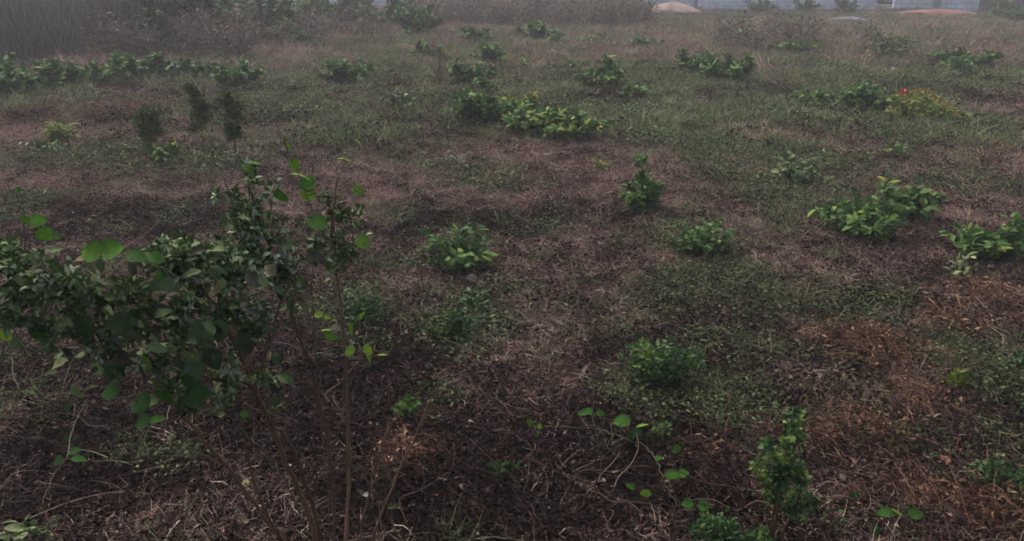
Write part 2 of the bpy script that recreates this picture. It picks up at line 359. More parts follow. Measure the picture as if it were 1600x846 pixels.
def lit_twig(mb):
    for k in range(3):
        a = U(0, 2*pi); L = U(.18, .4); p = [np.array([0, 0, .015])]; h = a
        for i in range(5):
            h += rng.normal(0, .5); p.append(p[-1] + np.array([cos(h), sin(h), rng.normal(.05, .22)]) * L / 5)
        p = np.array(p); p[:, 2] = np.maximum(p[:, 2], .006); p[:, :2] += U(-.06, .06, 2)
        tube(mb, smooth_path(p, 3), U(.0018, .0034), .001, U(.75, 1), 4)
def cov_a(mb):
    n = 130; h = U(.004, .045, n); P = disc(n, .11); P[:, 2] = h
    leaves(mb, P, dirs(n, -.1, .6), dirs(n, .2, 1), U(.008, .022, n), U(.005, .012, n), np.clip(rng.normal(.45, .22, n), 0, 1), 'tiny', .2, .3)
    n = 14; blades(mb, disc(n, .09), dirs(n, .2, 1), U(.03, .08, n), .0015, U(.3, 1, n), .4)
def cov_fern(mb):
    for k in range(8):
        d = dirs(1, .2, .8)[0]; L = U(.04, .10); b0 = disc(1, .03)[0]; n = 16; t = np.linspace(.15, 1, n)
        P = b0 + d * (t * L)[:, None] - np.array([0, 0, .35 * L]) * (t**2)[:, None]
        tube(mb, P[::3], .001, .0006, .3, 3)
        s = nrm(np.cross(d, [0, 0, 1.])); D = (s[None] * np.where(np.arange(n) % 2, 1, -1)[:, None] + d * .5)
        leaves(mb, P, D, np.array([0, 0, 1.]) + rng.normal(0, .3, (n, 3)), .02 * (1.15 - t), .007 * (1.2 - t*.7), np.clip(rng.normal(.38, .2, n), 0, 1), 'tiny', .1, .2)
def cov_far(mb):
    n = 300; P = disc(n, .42); P[:, 2] = U(.0, .12, n)
    leaves(mb, P, dirs(n, -.1, .7), dirs(n, .1, 1), U(.025, .06, n), U(.012, .03, n), np.clip(rng.normal(.5, .22, n), 0, 1), 'tiny', .2, .3)
def gr_small(mb):
    n = 42; blades(mb, disc(n, .04), dirs(n, .45, 1), U(.04, .13, n), U(.0018, .0035, n), np.clip(rng.normal(.5, .25, n), 0, 1), U(.2, .8, n))
def gr_far(mb):
    n = 240; blades(mb, disc(n, .45), dirs(n, .5, 1), U(.06, .26, n), U(.006, .012, n), np.clip(rng.normal(.5, .28, n), 0, 1), U(.2, .7, n), seg=2)
def rust_a(mb):
    n = 90; P = disc(n, .13); P[:, 2] = U(.005, .07, n)
    blades(mb, P, dirs(n, -.2, .7), U(.04, .15, n), U(.0015, .004, n), U(.2, 1, n), U(.2, .9, n), seg=4, curl=.07)
    n = 70; P = disc(n, .13); P[:, 2] = U(.005, .07, n)
    leaves(mb, P * [1, 1, 1.6], dirs(n, -.6, .5), dirs(n, -.2, 1), U(.012, .042, n), U(.005, .014, n), U(.0, .9, n), 'tiny', U(-.6, .8, n), U(-.4, .9, n))
def reed_a(mb):
    n = 60; blades(mb, disc(n, .22), dirs(n, .9, 1), U(.7, 1.9, n), U(.006, .014, n), U(.05, .95, n), U(.02, .3, n), seg=4)
    n = 60; blades(mb, disc(n, .26), dirs(n, .3, .9), U(.2, .7, n), U(.006, .012, n), U(0, .7, n), U(.3, .8, n), seg=3)
def brush_a(mb):
    for k in range(7):
        d = dirs(1, .5, .95)[0]; L = U(.45, 1.0); p = [disc(1, .1)[0]]
        for i in range(5): d = nrm(d + rng.normal(0, .22, 3)); p.append(p[-1] + d * L / 5)
        p = np.array(p); tube(mb, p, .012, .005, U(.2, .8), 3)
        for i in range(1, 6):
            n = 7; blades(mb, np.repeat(p[i][None], n, 0), nrm(d[None] + rng.normal(0, .7, (n, 3))), U(.1, .4, n), U(.008, .016, n), U(.2, 1, n), U(.1, .6, n), seg=2)
    n = 90; P = disc(n, .35); P[:, 2] = U(.1, .8, n)
    leaves(mb, P, dirs(n, -.5, .7), dirs(n, -.2, 1), U(.06, .12, n), U(.03, .06, n), U(0, .8, n), 'tiny', .3, .4)

c_dry = protos('dry_clump', [dry_small]*4 + [dry_big]*4 + [dry_far]*4, M['straw'])
c_lit = protos('litter_clump', [lit_a]*6 + [lit_twig]*6, M['litter'])
c_cov = protos('cover_clump', [cov_a]*4 + [cov_fern]*3 + [cov_far]*4, M['cover'])
c_grs = protos('grass_clump', [gr_small]*4 + [gr_far]*4, M['ggrass'])
c_rst = protos('rusty_clump', [rust_a]*4, M['rust'])
c_red = protos('reed_clump', [reed_a]*5, M['reed'])
c_brs = protos('brush_clump', [brush_a]*5, M['brush'])

def zones(spec, prob):
    """spec rows: count, near, far, power, first index, how many indices, scale range"""
    XS, SS, II = [], [], []
    for (n, d0, d1, pw, i0, ni, s0, s1) in spec:
        x, y = field_points(n, d0, d1, pw); soft = np.clip((y - d0) / (.35 * d0), 0, 1) if d0 > 3 else 1
        x, y = pick(x, y, prob(x, y) * soft)
        XS.append(P3(x, y)); SS.append(U(s0, s1, len(x))); II.append(rng.integers(i0, i0 + ni, len(x)))
    return np.concatenate(XS), np.concatenate(SS), np.concatenate(II)
def open_edge(x, y): return 1 - .93 * np.clip((y - 27) / 5, 0, 1) * np.clip((x - 2) / 3, 0, 1)
def p_dry(x, y):
    return np.clip(.15 + 1.1 * fbm(x, y, .8, 61) - .95 * bare(x, y) - .5 * greenness(x, y) * (1 - .4 * np.clip((y - 8) / 6, 0, 1)) + .12 * np.clip((y - 4) / 3, 0, 1) - .42 * np.clip((3.7 - y) / 1.2, 0, 1), .03, 1) * open_edge(x, y)
P, S, I = zones([(15000, 1.2, 9, .3, 0, 4, .7, 1.5), (12000, 4.5, 20, .1, 4, 4, .4, .85), (10000, 13, 42, .3, 8, 4, .45, .95)], p_dry)
scatter('dry_grass', 'dead pinkish brown grass and stubble covering the plot', 'grass', c_dry, P, S, I)
P, S, I = zones([(8500, 1.1, 8, .1, 0, 6, .6, 1.3), (2400, 1.1, 9, .1, 6, 6, .5, 1.3), (2000, 7, 15, 0, 0, 6, 1.4, 2.4)], lambda x, y: .55 + .45 * bare(x, y) + 0 * x)
scatter('leaf_litter', 'broken twigs and dead leaf scraps lying on the soil', 'litter', c_lit, P, S, I, .2)
P, S, I = zones([(13000, 1.2, 9, .2, 0, 4, .6, 1.4), (4200, 1.2, 9, .1, 4, 3, .7, 1.6), (11000, 6, 40, .3, 7, 4, .25, .9)], lambda x, y: greenness(x, y)**1.3 * .9 * (.4 + .6 * open_edge(x, y)))
scatter('ground_cover', 'low green creeping weeds matting the soil', 'ground cover', c_cov, P, S, I)
P, S, I = zones([(9000, 1.2, 14, .3, 0, 4, .5, 1.5), (15000, 7, 42, .3, 4, 4, .3, .95)], lambda x, y: (greenness(x, y) * .7 + .05) * open_edge(x, y))
scatter('green_grass', 'grey green grass growing in patches across the plot', 'grass', c_grs, P, S, I)
P, S, I = zones([(18000, 1.3, 13, .2, 0, 4, .5, 1.1)], lambda x, y: rusty(x, y))
scatter('dead_bracken', 'rusty orange dead bracken and curled vines in heaps', 'bracken', c_rst, P, S, I, .3)
def band(n, px0, px1, y0, y1):
    px = U(px0, px1, n); py = U(y0, y1, n); q = np.array([G(a, b) for a, b in zip(px, py)]); return q
P = np.concatenate([band(170, -260, 130, 78, 104), band(130, 120, 250, 72, 92), band(200, -300, 330, 62, 80)])
scatter('tall_dry_grass', 'tall grey dead grass standing thick at upper left', 'grass', c_red, P, U(.55, 1.05, len(P)), rng.integers(0, 5, len(P)), .06)
P = np.concatenate([band(85, 130, 370, 74, 98), band(22, 350, 640, 50, 80), band(260, 640, 1010, 24, 46), band(50, 640, 980, 18, 28), band(16, 1130, 1480, 56, 90)])
scatter('dry_brush', 'tangled grey brown dead brush along the far edge', 'brush', c_brs, P, U(.55, 1.1, len(P)), rng.integers(0, 5, len(P)), .15)

# ------------------------------------------------------------------ far edge: walls, heaps, gate
def wall_mat():
    m = bpy.data.materials.new('block_wall'); m.use_nodes = True; t = m.node_tree; N = t.nodes; Lk = t.links; b = N['Principled BSDF']; b.inputs['Roughness'].default_value = .9
    tc = N.new('ShaderNodeTexCoord'); mp = N.new('ShaderNodeMapping'); mp.inputs['Rotation'].default_value = (R(90), 0, 0); Lk.new(tc.outputs['Object'], mp.inputs[0])
    br = N.new('ShaderNodeTexBrick'); Lk.new(mp.outputs[0], br.inputs[0]); br.inputs['Scale'].default_value = 1
    br.inputs['Brick Width'].default_value = .45; br.inputs['Row Height'].default_value = .225; br.inputs['Mortar Size'].default_value = .012
    br.inputs['Color1'].default_value = (.6, .61, .66, 1); br.inputs['Color2'].default_value = (.72, .72, .75, 1); br.inputs['Mortar'].default_value = (.38, .39, .42, 1)
    nz = N.new('ShaderNodeTexNoise'); nz.inputs['Scale'].default_value = 1.4; nz.inputs['Detail'].default_value = 6; Lk.new(tc.outputs['Object'], nz.inputs[0])
    hv = N.new('ShaderNodeHueSaturation'); mr = N.new('ShaderNodeMapRange'); Lk.new(nz.outputs[0], mr.inputs[0]); mr.inputs[3].default_value = .6; mr.inputs[4].default_value = 1.35
    Lk.new(mr.outputs[0], hv.inputs['Value']); Lk.new(br.outputs[0], hv.inputs['Color']); Lk.new(hv.outputs[0], b.inputs['Base Color'])
    return m
def plain(name, c, rough=.85):
    m = bpy.data.materials.new(name); m.use_nodes = True; t = m.node_tree; N = t.nodes; b = N['Principled BSDF']; b.inputs['Roughness'].default_value = rough
    nz = N.new('ShaderNodeTexNoise'); nz.inputs['Scale'].default_value = 3; nz.inputs['Detail'].default_value = 8
    r = N.new('ShaderNodeValToRGB'); r.color_ramp.elements[0].position = .3; r.color_ramp.elements[1].position = .7
    r.color_ramp.elements[0].color = (c[0]*.7, c[1]*.7, c[2]*.7, 1); r.color_ramp.elements[1].color = (min(c[0]*1.25, .9), min(c[1]*1.25, .9), min(c[2]*1.25, .9), 1)
    tc = N.new('ShaderNodeTexCoord'); t.links.new(tc.outputs['Object'], nz.inputs[0]); t.links.new(nz.outputs[0], r.inputs[0]); t.links.new(r.outputs[0], b.inputs['Base Color'])
    return m
MW = wall_mat(); MP = plain('pillar_render', (.26, .28, .34)); MD = plain('dark_metal', (.05, .055, .075), .6); MC = plain('pale_coping', (.62, .62, .62))
def block_wall(px0, px1, pyb, label, posts, H=2.2, strip=False):
    a, b = G(px0, pyb), G(px1, pyb); yy = a[1]; z0 = -.4
    e = empty('block_wall', ((a[0]+b[0])/2, yy, 0), label, 'wall', 'block walls closing off the far edge of the plot'); L = b[0] - a[0]
    mb = MB(); box(mb, -L/2, L/2, 0, .2, z0, H); mb.build('wall', MW, e, False)
    mb = MB(); box(mb, -L/2, L/2, -.04, .24, H + .003, H + .1); mb.build('coping', MC, e, False)
    for f in posts:
        x = -L/2 + L*f; mb = MB(); box(mb, x-.14, x+.14, -.09, -.003, z0, H - .01); mb.build('pillar', MP, e, False)
    if strip:
        mb = MB(); box(mb, -L/2, L/2, -.30, -.095, z0, .16); mb.build('footing', MC, e, False)
    return e
block_wall(-900, 660, 12, 'bluish grey block wall hidden behind the brush at upper left', (0, .2, .4, .6, .8))
block_wall(661, 1090, 11, 'bluish grey block wall behind the brown brush and the sand heap', (0, .25, .5, .75, 1))
block_wall(1091, 1395, 12, 'bluish grey block wall with a pale footing, right of the sand heap', (.25, .5, .75, 1), strip=True)
block_wall(1396, 1528, 14, 'pale block wall above the red earth bank at upper right', (.5,))
def gate():
    a, b = G(1529, 13), G(1800, 13); e = empty('metal_gate', ((a[0]+b[0])/2, a[1], 0), 'dark blue grey sheet metal gate at the upper right corner', 'gate'); L = b[0]-a[0]
    mb = MB(); box(mb, -L/2, L/2, 0, .05, -.3, 2.3); mb.build('gate_panel', MD, e, False)
    for k in range(5):
        x = -L/2 + .03 + (L-.06)*k/4; mb = MB(); box(mb, x-.03, x+.03, -.05, -.003, -.3, 2.3); mb.build('frame_post', MD, e, False)
gate()
a = G(1801, 13); block_wall(1801, 2700, 13, 'grey block wall running on past the gate, beyond the right edge', (0, .3, .6))
def heap(name, label, cat, px, py, wpx, h, dep, mat, seed):
    c = G(px, py); sl = np.linalg.norm(c - [0, 0, 1.6]); Wd = wpx * sl / FPX / 2; mb = MB(); n, k = 40, 14; V = []
    for i in range(k):
        t = i / (k - 1)
        for j in range(n):
            an = 2*pi*j/n; r = (1 - t) * (1 + .25 * (float(fbm(cos(an)*2+5, sin(an)*2+5, 1, seed)) - .5))
            z = h * (1 - (1 - t)**1.7) * (.9 + .3 * float(fbm(cos(an)*3 + t*2, sin(an)*3, 1, seed+3))) - .05
            V.append((Wd * r * cos(an), dep * r * sin(an), z))
    F = [[i*n+j, i*n+(j+1) % n, (i+1)*n+(j+1) % n, (i+1)*n+j] for i in range(k-1) for j in range(n)]
    mb.add(V, F, .5); o = mb.build(name, mat); o.location = c; tag(o, label, cat); return o
heap('sand_heap', 'low pinkish beige heap of sand in front of the far wall', 'heap', 1050, 16, 90, .42, .9, plain('sand', (.27, .19, .16)), 5)
heap('sand_heap', 'small orange pink earth heap behind the green brush, top centre', 'heap', 655, 16, 34, .45, .6, plain('sand_orange', (.26, .15, .12)), 6)
heap('rubble_heap', 'low grey concrete rubble heap in the grass at upper right', 'heap', 1325, 34, 95, .22, .5, plain('rubble', (.17, .17, .18)), 8)
heap('earth_bank', 'long low red earth bank at the foot of the far wall', 'earth bank', 1465, 19, 150, .2, .7, plain('red_earth', (.24, .10, .065)), 9)
def tarp():
    c = G(890, 14); mb = MB(); n = 16; V = []
    for i in range(n):
        for j in range(n):
            u, v = i/(n-1)*2-1, j/(n-1)*2-1
            V.append((u*.85, v*.5, .75 * max(0, 1 - abs(u)**3) * max(0, 1 - abs(v)**3) + .06 * float(vnoise(u*4+9, v*4+9, 2)) - .05))
    mb.add(V, [[i*n+j, (i+1)*n+j, (i+1)*n+j+1, i*n+j+1] for i in range(n-1) for j in range(n-1)], .5)
    o = mb.build('tarpaulin', plain('blue_tarp', (.03, .04, .16), .5)); o.location = c; tag(o, 'dark blue tarpaulin draped over a pile by the far wall', 'tarpaulin')
tarp()

# ------------------------------------------------------------------ plants
def stems_to(mb, ends, r, tone=.4, mid=.25, sides=4):
    paths = []
    for e in ends:
        m_ = e * np.array([mid*1.6, mid*1.6, .5]) + rng.normal(0, .02, 3) * np.linalg.norm(e)
        p = smooth_path([np.zeros(3) - [0, 0, .03], m_, e], 4); tube(mb, p, r, r*.35, tone, sides); paths.append(p)
    return paths
def leafy(kind, label, px, py, wpx, hpx, mat='leaf', n=None, leaf=.075, asp=.5, prof='oval', tone=(.5, .17), yellow=0, cat='plant', group='leafy weeds scattered over the plot', stems=None, open_=0.0, name=None):
    c = G(px, py); sl = float(np.linalg.norm(c - [0, 0, CAM_H])); Wd = wpx * sl / FPX / 2; H = hpx * sl / FPX * .92; Wd *= 1.1
    e = empty(name or kind, c, label, cat, group)
    ns = stems or int(8 + wpx / 9); a = U(0, 2*pi, ns); q = np.sqrt(U(.03, 1, ns))
    ends = np.stack([Wd * .85 * q * np.cos(a), min(Wd, H*1.4) * .85 * q * np.sin(a), H * (.95 - .5 * q**2) * U(.6, 1.15, ns)], 1) * U(.75, 1.3, ns)[:, None]
    ms = MB(); paths = stems_to(ms, ends, .004 + sl * .0002, .4); ms.build('stem', M['stem_g'], e)
    ml = MB(); n = int((n or 220) * (1.6 if py > 240 else 2.6)); leaf *= .85 if py > 240 else .95; per = max(3, n // ns)
    for p in paths:
        k = int(per * U(.6, 1.4)); t = np.clip(U(.22 + open_, 1, k) ** .75, 0, 1) * (len(p) - 1.001); i = t.astype(int); f = (t - i)[:, None]
        Q = p[i] * (1 - f) + p[np.minimum(i+1, len(p)-1)] * f
        out = nrm(Q * [1, 1, .15] + rng.normal(0, .05, (k, 3)) * Wd); D = nrm(out * .6 + dirs(k, -.35, .75))
        Nn = nrm(np.array([0, 0, 1.]) + rng.normal(0, .45, (k, 3)) + out * .3)
        Lf = leaf * U(.55, 1.25, k); tn = np.clip(rng.normal(tone[0], tone[1], k), 0, .84)
        if yellow: yv = U(0, 1, k) < yellow; tn[yv] = U(.88, 1, yv.sum())
        Q = Q + D * .012
        Q[:, 2] = np.maximum(Q[:, 2], .012)
        leaves(ml, Q, D, Nn, Lf, Lf * asp * U(.8, 1.2, k), tn, prof, U(.05, .4, k), U(.05, .55, k), wav=.02)
    ml.build('foliage', M[mat], e)
    return e
def clusters(mb, path, rad, n, tone=(.45, .22), size=(.006, .014), clump=.02, tips=0):
    """many tiny bracts gathered in lumps along a path"""
    path = np.asarray(path); k = len(path); lum = max(3, int(n / 20))
    t = U(0, 1, lum) * (k - 1.001); i = t.astype(int); f = (t - i)[:, None]; C = path[i] * (1-f) + path[np.minimum(i+1, k-1)] * f
    tp = np.minimum(1, 1.25 - t / k * .6)
    C = C + dirs(lum, -.6, .6) * (rad * U(.3, 1.35, lum) * tp)[:, None]
    which = rng.integers(0, lum, n); off = dirs(n, -1, 1); P_ = C[which] + off * (clump * U(.2, 1, n))[:, None]
    D = nrm(off + dirs(n, -.4, .9) * .7)
    tn = np.clip(rng.normal(tone[0], tone[1] * .7, n) + rng.normal(0, tone[1], lum)[which] + off[:, 2] * .1, 0, .9); w_ = U(0, 1, n) < tips; tn[w_] = 1
    Lf = U(size[0], size[1], n)
    leaves(mb, P_, D, dirs(n, -.2, 1), Lf, Lf * .55, tn, 'tiny', .3, .3)
def feathery(label, px, py, wpx, hpx, spikes, mat='feather', tone=(.5, .2), n=420, size=(.008, .02), name='feathery_weed', cat='plant', group='feathery weeds growing on the plot', lean=0, rad=.03, tips=0):
    c = G(px, py); sl = float(np.linalg.norm(c - [0, 0, CAM_H])); Wd = wpx * sl / FPX / 2; H = hpx * sl / FPX
    e = empty(name, c, label, cat, group); a = U(0, 2*pi, spikes); q = np.sqrt(U(.02, 1, spikes))
    ends = np.stack([Wd*q*np.cos(a) + lean*H, Wd*.8*q*np.sin(a), H*(1 - .4*q)*U(.75, 1.05, spikes)], 1)
    ms = MB(); ps = stems_to(ms, ends, .003 + sl*.0002, .4); ms.build('stem', M['stem'], e)
    for p in ps:
        mf = MB(); clusters(mf, p[int(len(p)*.3):], rad, n, tone, size, rad*.8, tips); mf.build('seed_head' if mat == 'bract' else 'foliage', M[mat], e)
    return e
def twiggy(label, px, py, wpx, hpx, n=12, group='bare dead stalks standing in the plot', name='dead_stalk', r=.003, tone=.4, leafn=0):
    c = G(px, py); sl = float(np.linalg.norm(c - [0, 0, CAM_H])); Wd = wpx*sl/FPX/2; H = hpx*sl/FPX
    e = empty(name, c, label, 'dry plant', group); a = U(0, 2*pi, n); q = np.sqrt(U(.02, 1, n))
    ends = np.stack([Wd*q*np.cos(a), Wd*.6*q*np.sin(a), H*(1-.25*q)*U(.7, 1, n)], 1); mb = MB(); ps = stems_to(mb, ends, r + sl*.0003, tone)
    for p in ps:
        k = 6; i = rng.integers(3, len(p), k); blades(mb, p[i], nrm(dirs(k, .2, 1)), U(.05, .16, k) * H / .4, r*1.2 + sl*.0002, U(.3, .9, k), .3)
    mb.build('stalk', M['stem'], e)
    if leafn:
        ml = MB(); Q = np.concatenate([p[3:] for p in ps]); Q = Q[rng.integers(0, len(Q), leafn)]; leaves(ml, Q, dirs(leafn, -.3, .8), dirs(leafn, 0, 1), U(.02, .05, leafn), U(.01, .02, leafn), U(.2, .8, leafn), 'tiny'); ml.build('foliage', M['leaf_pale'], e)
    return e

L_ = leafy
# --- middle of the field
L_('leafy_bush', 'dense upright bright green bush with one yellow leaf low on its left side, centre right', 1002, 326, 76, 78, n=420, leaf=.075, tone=(.55, .16), yellow=.01)
L_('leafy_bush', 'round dark green bush with bare litter below it, left of the field centre', 718, 424, 108, 78, n=330, leaf=.07, tone=(.45, .2))
L_('leafy_bush', 'dark green bush with a few long pale leaves, below right of the bright upright bush', 1097, 402, 104, 72, n=260, leaf=.06, tone=(.35, .22), open_=.1)
L_('leafy_bush', 'small low bush of pale shiny leaves beside a shadowed hollow', 1243, 288, 66, 46, 'leaf_pale', n=190, leaf=.075, tone=(.6, .2))
L_('leafy_bush', 'widest leafy bush on the right, with yellow leaves around its foot', 1352, 376, 130, 84, n=480, leaf=.08, tone=(.5, .2), yellow=.03)
L_('leafy_bush', 'dark green bush leaning against the back of the widest right bush', 1412, 345, 90, 56, n=260, leaf=.08, tone=(.38, .15))
L_('leafy_bush', 'bright green bush near the right edge with grass around its foot', 1548, 408, 108, 68, n=330, leaf=.08, tone=(.55, .17))
L_('leafy_weed', 'small pale grey green sprig at the lower left of the right edge bush', 1500, 432, 50, 38, 'leaf_pale', n=60, leaf=.07, tone=(.7, .15), asp=.35)
L_('leafy_weed', 'faint small green weed between the far orange weed and the widest bush', 1405, 256, 62, 34, n=80, leaf=.06, tone=(.5, .2))
L_('leafy_weed', 'small yellow green seedling left of the bright upright bush', 937, 268, 30, 26, 'leaf_yellow', n=50, leaf=.06, tone=(.3, .2))
L_('leafy_weed', 'tiny yellow green weed lying above the dark bush at centre', 690, 262, 46, 18, 'leaf_pale', n=60, leaf=.05, tone=(.3, .2))
# --- sprawling patch and the bushes behind it
L_('leafy_bush', 'tall left part of the sprawling thicket, dark and leafy', 765, 200, 96, 62, n=520, leaf=.095, tone=(.45, .2))
L_('leafy_bush', 'yellow topped bush in the middle of the sprawling thicket', 812, 192, 56, 46, 'leaf_yellow', n=150, leaf=.09, tone=(.3, .22))
L_('leafy_bush', 'low spreading bush in front of the yellow topped one', 832, 212, 120, 46, n=460, leaf=.095, tone=(.55, .2))
L_('leafy_bush', 'low right end of the sprawling thicket with pale leaf undersides', 885, 220, 108, 46, n=420, leaf=.09, tone=(.55, .2))
L_('leafy_bush', 'round bright green bush with a shadow at its foot, above the thicket', 943, 142, 74, 48, n=420, leaf=.11, tone=(.55, .17))
L_('leafy_weed', 'low green plant with pale leaf tips, just right of the round bush', 994, 158, 52, 26, n=170, leaf=.1, tone=(.5, .2))
L_('leafy_weed', 'low dark weeds between the yellow sprig and the round bush', 880, 116, 58, 20, n=120, leaf=.1, tone=(.4, .2))
L_('leafy_weed', 'bright yellow green sprig left of the round bush', 817, 108, 34, 18, 'leaf_yellow', n=80, leaf=.1, tone=(.35, .2))
L_('leafy_bush', 'broad green bush of the upper right field, left half', 1092, 120, 66, 42, n=300, leaf=.12, tone=(.5, .17))
L_('leafy_bush', 'broad green bush of the upper right field, darker right half', 1135, 130, 80, 44, n=330, leaf=.12, tone=(.42, .17))
L_('leafy_weed', 'low weed under a bare shrub, left of the sprawling thicket', 628, 176, 66, 30, 'leaf_pale', n=150, leaf=.08, tone=(.35, .2))
L_('leafy_bush', 'dark green bush with a lighter right side, upper left of centre', 540, 132, 84, 42, n=300, leaf=.11, tone=(.42, .2))
L_('leafy_bush', 'bush beside the bare forked shrub, above the thicket', 738, 132, 66, 40, n=260, leaf=.11, tone=(.45, .2))
L_('leafy_bush', 'small round bush in the row leading to the far brush, nearer one', 772, 102, 52, 30, n=200, leaf=.13, tone=(.48, .17))
L_('leafy_bush', 'small round bush in the row leading to the far brush, farther one', 742, 74, 56, 24, n=200, leaf=.14, tone=(.5, .17))
L_('leafy_bush', 'spreading bush left of the row leading to the far brush', 668, 96, 70, 30, n=240, leaf=.12, tone=(.45, .2))
L_('leafy_bush', 'green clump at the foot of the brown brush, top centre', 838, 70, 60, 32, n=240, leaf=.14, tone=(.45, .2))
L_('leafy_weed', 'low green clump right of the one at the foot of the brush', 872, 76, 34, 18, n=110, leaf=.13, tone=(.4, .2))
L_('leafy_weed', 'thin line of low weeds in the far grass, left of the broad bush', 930, 74, 50, 16, n=120, leaf=.13, tone=(.5, .2))
L_('leafy_weed', 'low weeds in the far grass between two green clumps', 1010, 76, 56, 14, n=120, leaf=.13, tone=(.45, .2))
# --- right side, far
L_('leafy_bush', 'dark green bush touching the orange weed on its left', 1350, 172, 72, 44, n=300, leaf=.1, tone=(.42, .2))
L_('leafy_weed', 'loose yellow green weed, left of the dark bush by the orange weed', 1274, 165, 64, 28, n=130, leaf=.09, tone=(.62, .2))
L_('flowering_weed', 'yellow and orange weed mound with a red flower on top', 1430, 188, 122, 46, 'leaf_yellow', n=1100, leaf=.05, tone=(.28, .17), group='weeds')
L_('leafy_bush', 'dark green bush in the far grass near the right edge', 1508, 116, 78, 36, n=300, leaf=.12, tone=(.42, .17))
L_('leafy_bush', 'lighter green bush left of the one near the far right edge', 1466, 108, 44, 24, n=160, leaf=.12, tone=(.5, .17))
L_('leafy_bush', 'pale grey green weed stand behind the white scrap', 1392, 98, 62, 52, 'leaf_pale', n=260, leaf=.1, tone=(.62, .2), asp=.3)
L_('leafy_bush', 'pale grey leaved shrub right of the broad green bush', 1150, 76, 60, 26, 'leaf_pale', n=200, leaf=.13, tone=(.7, .2))
L_('leafy_bush', 'long low green bush in the far grass, upper right', 1232, 86, 92, 22, n=300, leaf=.13, tone=(.45, .17))
L_('leafy_bush', 'dark bush standing before the metal gate, left one', 1562, 24, 26, 22, n=150, leaf=.2, tone=(.3, .15), group='shrubs along the far edge')
L_('leafy_bush', 'dark bush standing before the metal gate, right one', 1592, 34, 34, 24, n=170, leaf=.2, tone=(.3, .15), group='shrubs along the far edge')
# --- green row at left
row = [(22, 150, 92, 48, 'leftmost bush of the green row below the tall dead grass', 'leaf', .38), (82, 140, 62, 36, 'second bush of the green row, half behind the leftmost', 'leaf', .42),
       (152, 134, 52, 28, 'small bright bush in the dip of the green row', 'leaf', .5), (192, 126, 60, 38, 'tallest bush of the green row with broad yellow green leaves', 'leaf', .6),
       (242, 118, 60, 30, 'dark bush right of the tallest in the green row', 'leaf', .42), (300, 122, 66, 28, 'olive bush of the green row near its right end', 'leaf_pale', .35),
       (375, 138, 74, 34, 'bright green bush ending the green row on the right', 'leaf', .62)]
for (x, y, w_, h_, lb, mt, tn) in row: L_('leafy_bush', lb, x, y, w_, h_, mt, n=340, leaf=.12, tone=(tn, .17), asp=.6, group='green row below the tall dead grass')
L_('leafy_weed', 'yellow green grassy tuft at the left, below the rusty bracken', 96, 230, 34, 30, 'leaf_yellow', n=120, leaf=.11, tone=(.25, .15), asp=.22, prof='lance')
L_('leafy_weed', 'low grey green weed in front of the yellow green tuft', 72, 246, 66, 22, 'leaf_pale', n=150, leaf=.07, tone=(.5, .2))
L_('leafy_weed', 'leafy foot of the dark seed head weed, with pale leaves', 262, 262, 56, 38, n=110, leaf=.085, tone=(.55, .2))
# --- far shrubs, top left to centre
far = [(255, 86, 100, 104, 'leaf_pale', .35, 'olive shrub standing among the tall dead grass'), (335, 78, 90, 84, 'leaf_pale', .4, 'greyish shrub right of the olive one, top left'),
       (410, 66, 100, 72, 'leaf', .4, 'big green shrub at the top left quarter'), (480, 52, 90, 62, 'leaf', .45, 'green shrub with a yellowish crown, right of the big green shrub'),
       (540, 44, 80, 50, 'leaf', .5, 'bright green shrub at the top, left of the small earth heap'), (600, 46, 80, 42, 'leaf_pale', .35, 'low olive shrub before the small earth heap'),
       (648, 62, 72, 36, 'leaf', .48, 'round green shrub in front of the olive one, top centre'), (455, 74, 44, 26, 'leaf', .35, 'small dark shrub at the foot of the big green ones'),
       (770, 30, 70, 28, 'leaf_pale', .25, 'brownish olive shrub left of the blue tarpaulin'), (972, 36, 60, 34, 'leaf_pale', .3, 'dark olive shrub left of the sand heap'),
       (925, 34, 60, 26, 'leaf_pale', .3, 'low shrub right below the blue tarpaulin'), (1258, 16, 26, 16, 'leaf', .2, 'small dark shrub against the wall, right of the sand heap'),
       (1380, 12, 18, 14, 'leaf', .15, 'tiny dark shrub against the wall by the red bank'), (1320, 18, 40, 14, 'leaf_pale', .2, 'low dark shrub behind the rubble heap'), (1190, 18, 30, 14, 'leaf', .2, 'low dark shrub at the pale wall footing')]
for (x, y, w_, h_, mt, tn, lb) in far: L_('shrub', lb, x, y, w_ * 1.3, h_ * 1.4, mt, n=1000 if w_ > 60 else 260, leaf=.15, tone=(tn, .17), cat='shrub', group='shrubs along the far edge')
twiggy('bare forked grey shrub standing left of the thicket top', 688, 134, 46, 62, 12, leafn=30)
twiggy('thin bare twigs rising over the low weed left of the thicket', 612, 205, 50, 52, 8)
twiggy('bare twigs on the pink brown ground near the right edge', 1536, 272, 60, 60, 9)
twiggy('two thin dark stalks left of the orange weed', 1272, 235, 30, 60, 4)
twiggy('thin dark stalks above the small pale bush', 1330, 240, 20, 40, 4)

